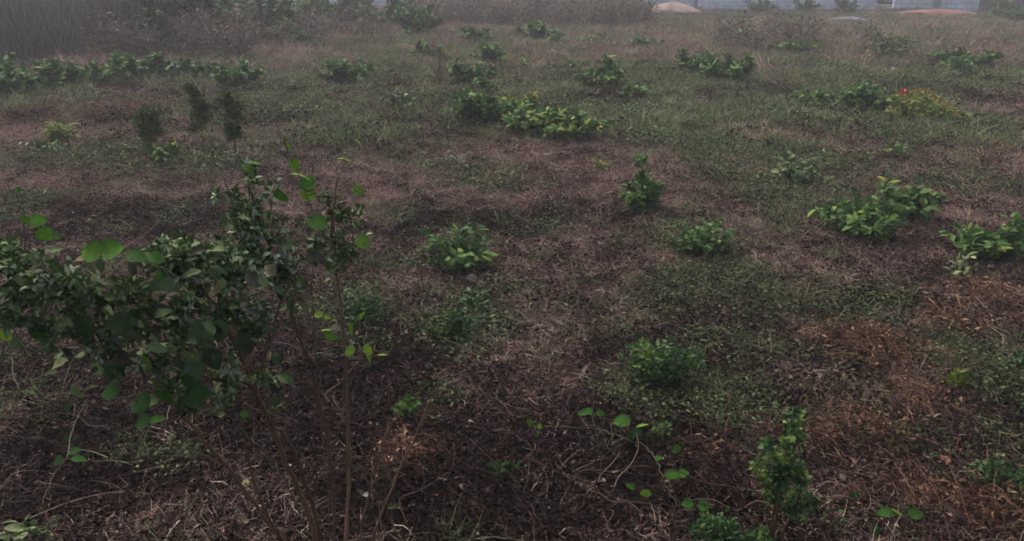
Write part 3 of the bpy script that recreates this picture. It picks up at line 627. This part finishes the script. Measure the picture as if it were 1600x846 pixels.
# the red flower of the orange weed
def flower():
    root = [o for o in COL.objects if o.name.startswith('flowering_weed')][0]
    c = np.array(root.location); p = at(1412, 147, c[1]) - c; mb = MB(); n = 34; d = dirs(n, -.1, 1)
    leaves(mb, p + d * .02, d, dirs(n, -1, 1), .045, .028, U(.92, 1, n), 'oval', .2, .2); mb.build('flower', veg_mat('red_petal', [(0, (.4, .08, .03)), (1, (.5, .12, .05))], .5, .3), root)
    mb = MB(); n = 110; q = np.stack([U(-.35, .42, n), U(-.3, .1, n), U(0, .06, n)], 1); q[:, 2] += np.maximum(.05, .36 * (1 - np.abs(q[:, 0]) / .6))
    leaves(mb, q, dirs(n, 0, 1), dirs(n, 0, 1), .045, .02, U(.6, .82, n), 'oval'); mb.build('orange_foliage', M['leaf_yellow'], root)
flower()

# --- nearer weeds
L_('leafy_weed', 'bright weed sprig, upper of two close together near the centre', 745, 486, 44, 34, 'feather', n=130, leaf=.045, tone=(.5, .2))
feathery('bushy green weed, lower of two close together near the centre', 712, 538, 62, 56, 8, n=150, size=(.012, .03), tone=(.45, .2), rad=.035)
feathery('feathery bright green weed with a yellow leaf, right of the centre', 1028, 606, 104, 84, 12, n=170, size=(.012, .032), tone=(.5, .25), rad=.045)
feathery('fine dark green tuft behind the tall weed stems', 568, 512, 60, 52, 7, n=220, tone=(.25, .2), size=(.01, .028))
feathery('small bright green weed low in front of the centre', 628, 664, 54, 44, 5, n=170, size=(.01, .022), tone=(.5, .2), rad=.02)
feathery('dim green tuft in the soil, left of the pale dead leaf', 792, 758, 70, 26, 6, n=110, size=(.01, .024), tone=(.35, .2), rad=.02)
feathery('tiny green sprout beside the leftmost thick stem', 436, 655, 22, 24, 3, n=90, size=(.01, .02), tone=(.6, .2), rad=.012)
L_('leafy_weed', 'small pale leaved plant in the bottom left corner', 42, 836, 52, 34, 'leaf_pale', n=46, leaf=.045, tone=(.5, .2))
feathery('yellow green grass sprig at the right edge', 1490, 612, 36, 30, 5, 'leaf_yellow', n=60, size=(.02, .04), tone=(.15, .1), rad=.012, name='grass_sprig')
feathery('feathery green weed in the rusty bracken, right', 1590, 590, 50, 50, 5, n=120, size=(.01, .026), tone=(.4, .2), rad=.03)
feathery('dark ferny weed at the right edge, above the bottom', 1560, 770, 120, 50, 8, n=170, size=(.01, .026), tone=(.3, .2), rad=.035)

# dark seed head weeds standing behind the foreground shrub
def seed_weed(label, base, tip, rad, n, width=0, side=3):
    c = G(*base); e = empty('seed_head_weed', c, label, 'weed', 'dark seed head weeds at the left'); d = c[1]
    top = at(tip[0], tip[1], d) - c; mb = MB(); p = smooth_path([[0, 0, -.03], top * .5 + rng.normal(0, .015, 3), top], 5); tube(mb, p, .006, .003, .3, 5); mb.build('stem', M['stem'], e)
    mf = MB(); clusters(mf, p[4:], rad * 1.15, int(n * 1.1), (.24, .2), (.014, .036), rad * .38, .01); mf.build('seed_head', M['bract'], e)
    for k in range(side):
        f = U(.35, .8); b = top * f; t2 = b + np.array([U(-.16, .16), U(-.05, .05), U(.05, .16)]); mb = MB(); q = smooth_path([b, (b + t2) / 2 + [0, 0, .02], t2], 3)
        clusters(mb, q, rad * .7, int(n * .6), (.24, .2), (.012, .026), rad * .5); mb.build('seed_head', M['bract'], e)
seed_weed('shortest dark seed head weed, leftmost of three at the left', (236, 256), (238, 172), .07, 900, side=4)
seed_weed('middle dark seed head weed of three at the left', (318, 240), (308, 136), .06, 900)
seed_weed('rightmost dark seed head weed of three at the left, tallest', (368, 262), (362, 148), .055, 900)

# ------------------------------------------------------------------ big weed in the left foreground
def big_weed():
    c = G(500, 905); d0 = c[1]; e = empty('tall_weed', c, 'tall brown stemmed weed with dark seed heads filling the left foreground', 'weed')
    def W(px, py, d): return at(px, py, d) - c
    S = [  # (path of photo points with distance), radius
        ([(505, 905, d0), (480, 800, 1.93), (440, 705, 1.9), (400, 610, 1.86), (372, 545, 1.83), (330, 470, 1.78), (285, 415, 1.74)], .0085, .0035, .5),
        ([(512, 905, d0), (492, 800, 1.90), (455, 700, 1.86), (425, 660, 1.84), (385, 600, 1.8), (330, 590, 1.75), (240, 540, 1.66), (170, 470, 1.62), (80, 440, 1.6)], .006, .0025, .4),
        ([(490, 905, d0), (430, 830, 1.84), (350, 725, 1.78), (290, 655, 1.72), (235, 590, 1.68), (190, 545, 1.66), (150, 480, 1.64)], .0055, .0025, .45),
        ([(520, 905, d0), (522, 820, 1.97), (515, 700, 1.98), (490, 590, 1.97), (455, 490, 1.95), (435, 420, 1.93), (400, 330, 1.9), (385, 265, 1.9)], .0065, .0025, .35),
        ([(535, 905, d0), (545, 760, 2.02), (543, 620, 2.04), (536, 520, 2.04), (526, 420, 2.02), (520, 340, 2.0), (528, 280, 2.0)], .0058, .0022, .5),
        ([(548, 905, d0), (572, 790, 2.0), (590, 720, 2.02), (615, 655, 2.06)], .0042, .0018, .15),
        ([(560, 905, d0), (605, 780, 2.02), (645, 690, 2.1), (688, 590, 2.18)], .0042, .0018, .3),
        ([(555, 905, d0), (598, 800, 1.98), (604, 735, 2.0)], .003, .0015, .15),
        ([(480, 905, d0), (410, 790, 1.8), (385, 700, 1.78), (376, 610, 1.76), (360, 560, 1.75)], .004, .002, .4),
        ([(400, 600, 1.86), (440, 470, 1.82), (470, 400, 1.8)], .003, .0015, .4)]
    for pts, r0, r1, tn in S:
        mb = MB(); p = smooth_path([W(*q) for q in pts], 5, .0022); tube(mb, p, r0, r1, tn, 7)
        for i in rng.integers(len(p) // 3, len(p) - 1, 5):   # side twigs
            q = p[i] + (nrm(p[i] - p[i-1]) * .8 + dirs(1, -.1, .8)[0]) * U(.02, .09); tube(mb, smooth_path([p[i], (p[i] + q) / 2 + rng.normal(0, .006, 3), q], 3), r1 * .7, r1 * .3, tn, 4)
        for i in range(4, len(p) - 2, 5):    # leaf scars along the stem
            tube(mb, [p[i], p[i] + nrm(p[i+1] - p[i]) * .006 + dirs(1, 0, .5)[0] * .006], r0 * .5, r0 * .25, tn + .15, 4)
        mb.build('stem', M['stem'], e)
    H = [  # seed heads: path points, spread (m), count, tone
        ([(385, 262, 1.9), (392, 330, 1.9), (400, 400, 1.9)], .028, 900, .62, 0),
        ([(350, 280, 1.9), (372, 340, 1.88), (390, 380, 1.88)], .03, 520, .6, 0),
        ([(418, 275, 1.92), (425, 330, 1.92), (440, 370, 1.9)], .024, 420, .6, 0),
        ([(512, 300, 2.0), (520, 350, 2.0), (528, 400, 2.0), (530, 430, 2.0)], .026, 1000, .5, 0),
        ([(545, 330, 2.0), (552, 370, 2.0), (548, 400, 2.0)], .022, 360, .45, 0),
        ([(475, 350, 1.95), (490, 380, 1.95), (500, 400, 1.95)], .024, 360, .5, 0),
        ([(400, 385, 1.85), (425, 415, 1.85), (445, 440, 1.85)], .03, 1200, .35, .04),
        ([(270, 385, 1.75), (310, 395, 1.75), (360, 400, 1.78)], .034, 1900, .55, .02),
        ([(260, 420, 1.72), (330, 430, 1.74), (400, 440, 1.76)], .034, 1700, .42, .02),
        ([(285, 470, 1.68), (270, 500, 1.68), (262, 540, 1.68)], .04, 1500, .12, 0),
        ([(345, 470, 1.74), (370, 505, 1.74), (390, 520, 1.76)], .034, 1100, .12, 0),
        ([(190, 440, 1.64), (190, 480, 1.64), (200, 520, 1.66)], .04, 1400, .2, 0),
        ([(70, 430, 1.6), (100, 450, 1.6), (130, 470, 1.62)], .034, 1300, .3, .01),
        ([(120, 500, 1.62), (150, 540, 1.62), (185, 580, 1.64)], .03, 1000, .25, 0),
        ([(20, 395, 1.6), (30, 430, 1.6), (45, 470, 1.6)], .04, 1500, .45, .01),
        ([(5, 470, 1.6), (40, 500, 1.6), (90, 520, 1.6)], .03, 900, .3, 0),
        ([(230, 560, 1.66), (260, 590, 1.68), (300, 640, 1.7)], .03, 1100, .25, .01),
        ([(350, 550, 1.74), (360, 590, 1.75), (345, 630, 1.75)], .024, 900, .4, .02),
        ([(395, 470, 1.78), (408, 490, 1.78), (405, 505, 1.78)], .016, 420, .85, .5),
        ([(440, 408, 1.84), (456, 418, 1.84)], .013, 200, .88, .5),
        ([(400, 580, 1.8), (430, 600, 1.82)], .016, 260, .5, 0)]
    for pts, rad, n, tn, tips in H:
        mb = MB(); p = smooth_path([W(*q) for q in pts], 4); tube(mb, p, .002, .001, .3, 4, 1)
        clusters(mb, p, rad * 1.2, int(n * .46), (tn + .2, .28), (.009, .024), .011, tips); mb.build('seed_head', [M['bract'], M['stem_g']], e)
    # broad hanging leaves of the weed itself: grey green, dull
    mb = MB(); BL = []
    for i in range(400):
        u = rng.random()
        if u < .6: px, py = rng.normal(265, 95), rng.normal(500, 62)
        elif u < .8: px, py = rng.normal(85, 55), rng.normal(465, 38)
        else: px, py = rng.normal(390, 60), rng.normal(400, 48)
        if py > 670 or py < 380 + max(0, 150 - px) * .1: continue
        BL.append((px, py, 1.6 + max(px, 0) * .0004 + U(-.1, .16), U(10, 32), U(0, 2*pi), np.clip(rng.normal(.42, .26), 0, 1)))
    for (px, py, d, s, a, tn) in BL:
        p = W(px, py, d); L = s * d * 1.03 / FPX
        D = np.array([cos(a), U(-.6, .4), sin(a) * .7 - .35]); Nn = np.array([U(-.5, .5), U(-.9, .1), U(.3, 1)])
        leaves(mb, p, D, Nn, L, L * U(.4, .8), tn, 'round' if rng.random() < .35 else 'oval', U(.1, .8), U(.1, .9), wav=.09)
    for (px, py, d, s, a, tn, wf) in [(312, 500, 1.66, 58, -1.45, .6, .7), (345, 500, 1.67, 44, -1.8, .45, .75), (380, 520, 1.7, 44, -1.5, .18, .8), (250, 440, 1.64, 44, -.2, .45, .5), (262, 442, 1.64, 40, 3.3, .4, .5),
                                      (132, 492, 1.6, 38, -1.5, .4, .8), (178, 490, 1.62, 40, -1.3, .5, .8), (300, 560, 1.66, 44, -1.3, .5, .7), (190, 545, 1.62, 38, -1.9, .15, .8), (325, 545, 1.68, 44, -1.2, .25, .7)]:
        p = W(px, py, d); L = s * d / FPX; leaves(mb, p, np.array([cos(a), -.25, sin(a)]), np.array([.1, -1, .45]), L, L * wf, tn, 'round', .15, .25, wav=.02)
    mb.build('broad_foliage', M['broad'], e)
big_weed()

# ------------------------------------------------------------------ climbing vines with round leaves
def vine(label, base, runs, lv, group='vines with round leaves twining through the weeds', r=.0018, tips=()):
    c = np.array(base); e = empty('climbing_vine', c, label, 'vine', group)
    def W(px, py, d): return at(px, py, d) - c
    ms = MB()
    RP = []
    for run in runs: RP.append(smooth_path([W(*q) for q in run], 6, .0022)); tube(ms, RP[-1], r, r * .6, .7, 5)
    RP = np.concatenate(RP)
    ml = MB()
    for q in lv:
        px, py, d, s, a, tn = q[:6]; asp = q[6] if len(q) > 6 else .85; face = q[7] if len(q) > 7 else -.55
        p = W(px, py, d); L = s * d * 1.03 / FPX; dv = nrm(np.array([cos(a), U(-.2, .2), sin(a)])); p0 = p - dv * L * .5
        leaves(ml, p0, dv, np.array([U(-.25, .25), face, .8]), L, L * asp, tn, 'round', U(.1, .35), U(.05, .5), wav=.025)
        j = RP[np.argmin(((RP - p0) ** 2).sum(1))]; tube(ms, smooth_path([j, (j + p0) / 2 + rng.normal(0, .004, 3), p0 + dv * L * .03], 4), .001, .0008, .6, 4)
    ms.build('stem', M['stem_g'], e); ml.build('foliage', M['leaf_vine'], e)
    return e
vine('vine draped over the tall weed, with paired bright round leaves at its left', G(470, 890),
     [[(490, 870, 1.9), (440, 740, 1.8), (350, 640, 1.7), (300, 520, 1.65), (270, 430, 1.66), (205, 405, 1.64), (150, 398, 1.63)], [(300, 520, 1.65), (240, 600, 1.64), (180, 625, 1.63)], [(270, 430, 1.66), (340, 440, 1.68), (400, 445, 1.7)]],
     [(141, 393, 1.63, 36, 2.9, .68, 1, -.8), (176, 390, 1.63, 37, .3, .66, 1, -.8), (213, 399, 1.64, 34, .1, .45, .7), (245, 403, 1.65, 28, -.2, .48, .8), (120, 440, 1.62, 30, -1.2, .42), (249, 434, 1.65, 20, 1.3, .6, .9, -.9),
      (200, 500, 1.64, 42, -1.4, .28, .9, -.8), (65, 525, 1.6, 36, -1.7, .32, .9, -.8), (215, 628, 1.64, 46, 3.0, .3, .85, -.8), (258, 622, 1.64, 40, -1.4, .52, .6, -.8), (310, 618, 1.66, 46, .2, .33, .9, -.8), (170, 612, 1.62, 38, 3.2, .45, .8, -.6),
      (222, 660, 1.66, 34, 3.4, .33, .8, -.7), (246, 656, 1.67, 30, .2, .62, .5, -.5), (228, 570, 1.62, 32, -1.9, .85, .8, -.8), (300, 590, 1.66, 36, -1.1, .3, .9), (180, 585, 1.62, 40, -1.6, .25, .8), (383, 648, 1.72, 18, -.4, .7, .8)])
vine('vine tip at the left edge with two bright round leaves on an upright shoot', G(-40, 850),
     [[(-40, 850, 1.75), (-10, 640, 1.65), (10, 520, 1.62), (30, 430, 1.62), (38, 365, 1.62), (30, 320, 1.62), (12, 282, 1.62)]],
     [(58, 344, 1.62, 28, .1, .66, .8, -.8), (71, 368, 1.62, 27, -1.1, .66, .9, -.8), (38, 342, 1.62, 18, 1.8, .7, .6), (28, 296, 1.62, 10, 2.4, .5), (8, 524, 1.6, 26, -.9, .92, .7, -.6), (90, 370, 1.62, 12, 0, .4)])
vine('vine climbing the tall weed with curling pale tips and bright leaves', G(520, 880),
     [[(520, 880, 2.0), (500, 640, 1.98), (490, 500, 1.96), (485, 400, 1.95), (488, 340, 1.94), (478, 300, 1.93), (462, 262, 1.93), (450, 235, 1.93), (444, 212, 1.93), (438, 205, 1.93)],
      [(478, 300, 1.93), (505, 285, 1.94), (530, 272, 1.95), (540, 250, 1.95), (540, 240, 1.95)], [(530, 272, 1.95), (548, 258, 1.96), (553, 240, 1.96), (556, 222, 1.96)], [(450, 235, 1.93), (436, 208, 1.93), (433, 200, 1.93)],
      [(485, 300, 1.93), (440, 275, 1.9), (400, 262, 1.88), (375, 262, 1.87)], [(478, 305, 1.93), (520, 300, 1.94), (560, 300, 1.95)], [(490, 360, 1.94), (540, 380, 1.95), (570, 380, 1.95)]],
     [(461, 258, 1.93, 22, -1.4, .75, .7), (478, 286, 1.93, 27, 2.9, .6, .9, -.7), (482, 305, 1.93, 24, -1.3, .75, .9, -.8), (560, 298, 1.95, 20, -.4, .82, .8, -.8), (568, 379, 1.95, 27, -.5, .78, .85, -.7), (493, 347, 1.93, 34, 2.8, .48, .8, -.6),
      (440, 306, 1.9, 28, -.5, .6, .6, -.5), (386, 262, 1.88, 22, 2.4, .45, .7), (562, 222, 1.96, 18, -.5, .95, .35, -.1), (538, 248, 1.95, 22, .1, .9, .4, -.1), (470, 271, 1.93, 34, .05, .85, .3, -.05), (465, 408, 1.9, 16, -1.3, .75, .8, -.8),
      (450, 228, 1.93, 12, -.8, .8, .8), (400, 255, 1.88, 22, 0, .55, .35, -.2)])
vine('yellow green seedling vine climbing the middle stem', G(545, 880),
     [[(545, 880, 2.04), (540, 620, 2.02), (530, 540, 2.02), (533, 490, 2.02), (540, 475, 2.02)], [(535, 500, 2.02), (515, 494, 2.0), (498, 492, 2.0)], [(535, 505, 2.02), (550, 500, 2.02), (560, 496, 2.0)]],
     [(497, 492, 2.0, 17, 3.1, .78, .8), (512, 496, 2.0, 14, -.1, .9, .6), (563, 494, 2.0, 20, 1.0, .85, .35), (547, 515, 2.0, 24, -2.0, .8, .4, -.8), (508, 515, 2.0, 18, 3.0, .95, .3, -.1), (518, 526, 2.0, 24, -.3, .72, .6, -.8),
      (545, 548, 2.0, 22, 3.2, .8, .9, -.8), (575, 548, 2.0, 26, -1.1, .9, .5, -.7), (578, 560, 1.98, 24, -.9, 1, .3, -.2), (598, 554, 2.0, 18, .2, .85, .3, -.1)])
def rest_vine(label, px, py, lift, lv, runs, group='vines with round leaves twining through the weeds'):
    b = G(px, py); return vine(label, b, runs, lv, group)
def gd(px, py, h=.06):             # distance of a spot h above the ground seen at that point
    d = ray(px, py); t = (CAM_H - h) / -d[2]; return d[1] * t
def gl(px, py, s, a, tn, asp=.85, face=-.5, h=.07): return (px, py, gd(px, py, h), s * .88, a, tn * .85, asp, face)
def gp(px, py, h=.05): return (px, py, gd(px, py, h))
rest_vine('creeping vine with a large dull leaf and bright leaves, lower right of centre', 990, 700, 0,
    [gl(915, 643, 32, 3.0, .62, .5), gl(940, 646, 22, 0, .6, .6), gl(971, 658, 36, 3.1, .72, .7), gl(992, 680, 32, -1.3, .12, .9, -.8), gl(1004, 664, 26, .3, .98, .3, -.1), gl(1056, 703, 26, -1.3, .6, .8, -.7),
     gl(1052, 742, 34, 0, .62, .6), gl(1068, 740, 22, .1, .72, .8), gl(1009, 773, 24, -1.5, .92, .9, -.8), gl(985, 760, 20, 2.5, .7, .6), gl(1030, 715, 18, .5, .7, .6)],
    [[gp(850, 667), gp(920, 670), gp(970, 682), gp(1010, 700), gp(1030, 730), gp(1040, 760), gp(1060, 790)], [gp(926, 650, .08), gp(928, 668)]])
rest_vine('two leaf yellow green seedling in the soil, right of the small bright green weed', 834, 684, 0,
    [gl(828, 661, 20, 2.2, .85, .7, -.6), gl(843, 670, 26, -1.5, .9, .4, -.7), gl(838, 680, 12, -2.4, .7, .6)], [[gp(836, 686, .01), gp(836, 672, .05), gp(833, 664, .07)]])
rest_vine('pair of round green leaves near the bottom, right of centre', 1095, 800, 0,
    [gl(1074, 787, 25, 3.1, .6, .85, -.7), gl(1101, 790, 28, .1, .6, .8, -.7), gl(1137, 798, 22, -1.2, .75, .7, -.6)], [[gp(1060, 800, .02), gp(1085, 795, .05), gp(1112, 792, .06), gp(1140, 800, .03)]])
rest_vine('pair of green leaves with a pale folded edge at the bottom right', 1405, 812, 0,
    [gl(1384, 800, 34, 3.0, .6, .6), gl(1403, 801, 30, -.5, .98, .3, -.1), gl(1432, 803, 32, .1, .65, .7), gl(1335, 776, 24, -1.4, .4, .8, -.8), gl(1370, 832, 34, -.8, .5, .7, -.7)], [[gp(1350, 820, .02), gp(1385, 806, .05), gp(1420, 806, .06), gp(1450, 815, .02)]])
rest_vine('sprig of three dull green leaves on the dark soil at lower left', 103, 760, 0,
    [gl(88, 720, 32, 3.3, .28, .65, -.7, .1), gl(117, 705, 28, .3, .42, .6, -.5, .1), gl(123, 716, 30, .1, .55, .5, -.4, .1), gl(104, 686, 16, 2, .4, .4), gl(118, 684, 16, .8, .4, .4)],
    [[gp(60, 805, .01), gp(72, 770, .05), gp(85, 740, .08), gp(104, 715, .1)], [gp(104, 715, .1), gp(115, 670, .1), gp(135, 625, .06)]])
rest_vine('dry looping vine runner on the soil below the left weed', 60, 640, 0,
    [gl(145, 604, 10, 0, .8, .6)], [[gp(18, 560, .05), gp(25, 600, .04), gp(60, 630, .03), gp(100, 615, .04), (145, 603, gd(145, 603, .06))], [gp(60, 630, .03), gp(30, 615, .02)]])

# ------------------------------------------------------------------ feathery weed at the right foreground
def fore_weed():
    c = G(1200, 862); e = empty('feathery_weed', c, 'tall feathery green weed with lumpy spikes at the bottom right', 'weed', 'feathery weeds in the right foreground')
    def W(px, py, d): return at(px, py, d) - c
    d = c[1]
    sp = [([(1200, 862, d), (1212, 780, d-.05), (1228, 710, d-.08), (1250, 645, d-.1)], .02, 620, .5, .35), ([(1205, 862, d), (1235, 810, d-.05), (1252, 760, d-.08), (1240, 725, d-.1)], .024, 560, .5, .4), ([(1200, 862, d), (1215, 800, d-.1), (1218, 752, d-.12), (1222, 735, d-.12)], .02, 350, .5, .5)]
    sp += [([(1215, 780, d-.05), (1195, 750, d-.03), (1180, 728, d)], .014, 130, .6, .3), ([(1222, 730, d-.08), (1205, 705, d-.1), (1200, 690, d-.1)], .012, 110, .65, .3), ([(1235, 800, d-.05), (1262, 790, d-.08), (1276, 775, d-.1)], .013, 120, .55, .3)]
    for pts, rad, n, tn, f in sp:
        p = smooth_path([W(*q) for q in pts], 5); mb = MB(); tube(mb, p, .004, .0015, .3, 6); mb.build('stem', M['stem'], e)
        mf = MB(); clusters(mf, p[int(len(p)*f):], rad, n, (tn + .08, .3), (.009, .024), .010, .01); mf.build('foliage', M['feather'], e)
fore_weed()
feathery('bushy feathery weed cut by the bottom edge, left of the tall one', 1140, 880, 90, 84, 9, n=420, size=(.008, .02), tone=(.45, .2), rad=.025, group='feathery weeds in the right foreground')
feathery('small feathery sprig at the bottom edge, just right of the bushy one', 1197, 872, 22, 50, 3, n=240, size=(.008, .018), tone=(.6, .2), rad=.018, group='feathery weeds in the right foreground')
feathery('green feathery stalk rising from rusty leaves, right of the seedling', 1035, 690, 30, 30, 3, n=160, size=(.01, .02), tone=(.4, .2), rad=.02, mat='bract', group='feathery weeds in the right foreground')

# ------------------------------------------------------------------ single dead leaves, scraps and loose stalks
def single_leaf(label, px, py, s, col, a, name='dead_leaf', cat='dead leaf', curl=.6):
    c = G(px, py); sl = float(np.linalg.norm(c - [0, 0, CAM_H])); L = s * sl / FPX; mb = MB()
    leaves(mb, np.array([[0, 0, .02]]) - np.array([cos(a), sin(a), 0]) * L/2, np.array([cos(a), sin(a), .25]), np.array([.1, -.5, .8]), L, L * .6, .5, 'oval', .5, curl, wav=.05)
    o = mb.build(name, veg_mat(name + '_tone', [(0, col), (1, tuple(v*1.2 for v in col))], .7, .25, tuple(v*1.3 for v in col), 0, 0, 120)); o.location = c; tag(o, label, cat, 'dead leaves and scraps on the soil')
single_leaf('pale dry leaf lying alone on the dark soil, bottom centre', 908, 716, 16, (.42, .38, .28), .2)
single_leaf('pinkish dead leaf on the soil below the left shrub', 257, 692, 20, (.42, .26, .19), 2.8)
single_leaf('small pinkish red leaf in the rusty bracken at right', 1313, 588, 18, (.36, .10, .07), 1.5)
single_leaf('curled orange dead leaf hanging low at the bottom right', 1474, 722, 24, (.2, .08, .04), 1.4, curl=.2)
single_leaf('orange brown curled leaf left of the other orange leaf', 1437, 765, 30, (.28, .12, .06), 1.4)
single_leaf('long curled pale brown leaf below the round dark bush', 706, 428, 26, (.24, .18, .13), 3.0)
single_leaf('pale curved dry leaf above the bright sprig near the centre', 742, 444, 26, (.28, .22, .17), .4)
single_leaf('pale yellow leaf at the foot of the tall weed', 381, 764, 22, (.34, .32, .14), 2.6)
single_leaf('pale scrap of leaf between the tall weed stems', 453, 736, 14, (.42, .38, .28), 1.2)
single_leaf('whitish dry leaf on the soil right of the stems', 576, 796, 14, (.4, .37, .33), .1)
single_leaf('small whitish leaf right of the stems, above the other', 632, 726, 10, (.4, .37, .33), .1)
single_leaf('folded brown leaf on the soil near the bottom left', 385, 828, 26, (.26, .2, .1), .9)
single_leaf('small pale leaf on the soil left of the pair of leaves', 944, 757, 12, (.38, .36, .28), .7)
single_leaf('pale leaf lying beside the feathery weed, right of centre', 1077, 582, 12, (.42, .42, .34), .1)
single_leaf('white scrap of plastic in the far grass above the orange weed', 1397, 114, 14, (.75, .75, .73), .2, 'plastic_scrap', 'litter scrap', .2)
single_leaf('pale scrap at the left of the dark bush, far right', 1374, 124, 14, (.5, .52, .45), .8, 'plastic_scrap', 'litter scrap', .2)
def stalk(label, pts, r, tn=.8):
    c = G(*pts[0][:2]); mb = MB(); p = smooth_path([at(px, py, gd(px, py, h)) - c for px, py, h in pts], 5, .0015); tube(mb, p, r, r*.5, tn, 5)
    for i in (len(p)//3, len(p)//2, 2*len(p)//3):
        q = p[i] + nrm(p[i] - p[i-1]) * .03 + dirs(1, -.1, .4)[0] * .05; tube(mb, smooth_path([p[i], (p[i]+q)/2 + [0, 0, .005], q], 3), r*.6, r*.3, tn, 4)
    o = mb.build('dry_stalk', M['litter']); o.location = c; tag(o, label, 'dry stalk', 'loose dry stalks on the ground')
stalk('long pale branching dry stalk in the right foreground', [(1250, 716, .02), (1310, 716, .04), (1370, 712, .07), (1430, 730, .06), (1480, 760, .04), (1520, 800, .02)], .0022)
stalk('straight dry stalk along the bottom right edge', [(1250, 822, .02), (1340, 820, .03), (1430, 812, .05), (1500, 806, .04)], .0018)
stalk('bent dry stalk reaching the right edge near the bottom', [(1530, 812, .02), (1575, 788, .06), (1600, 782, .05), (1625, 800, .03)], .0026)
stalk('thin dry stalk across the soil, left of the pale dry leaf', [(878, 745, .01), (905, 724, .03), (940, 718, .03), (985, 716, .02)], .0022)
stalk('long dry vine arching over the rusty bracken', [(1210, 508, .03), (1280, 505, .08), (1340, 512, .08), (1368, 560, .04)], .0018)
stalk('thin dry stalk at the bottom left, below the sprig', [(235, 845, .01), (262, 812, .03), (300, 785, .03), (330, 745, .02)], .0018)
stalk('hooked dry stalk in the soil between the stems and centre', [(700, 700, .01), (715, 715, .04), (735, 738, .04), (728, 740, .02)], .0018)
stalk('curved dry stalk near the centre bottom', [(764, 740, .01), (768, 705, .06), (788, 688, .07), (806, 684, .05)], .002)
stalk('thin stalk leaning across the ground behind the tall weed', [(340, 345, .01), (318, 300, .1), (290, 262, .15)], .003)
stalk('fallen pale twig beside the bushy weed near the centre', [(1020, 478, .01), (1050, 500, .04), (1064, 520, .02)], .003)
stalk('crooked grey twig in the low weeds at right', [(1262, 700, .01), (1272, 690, .06), (1268, 668, .1)], .003)
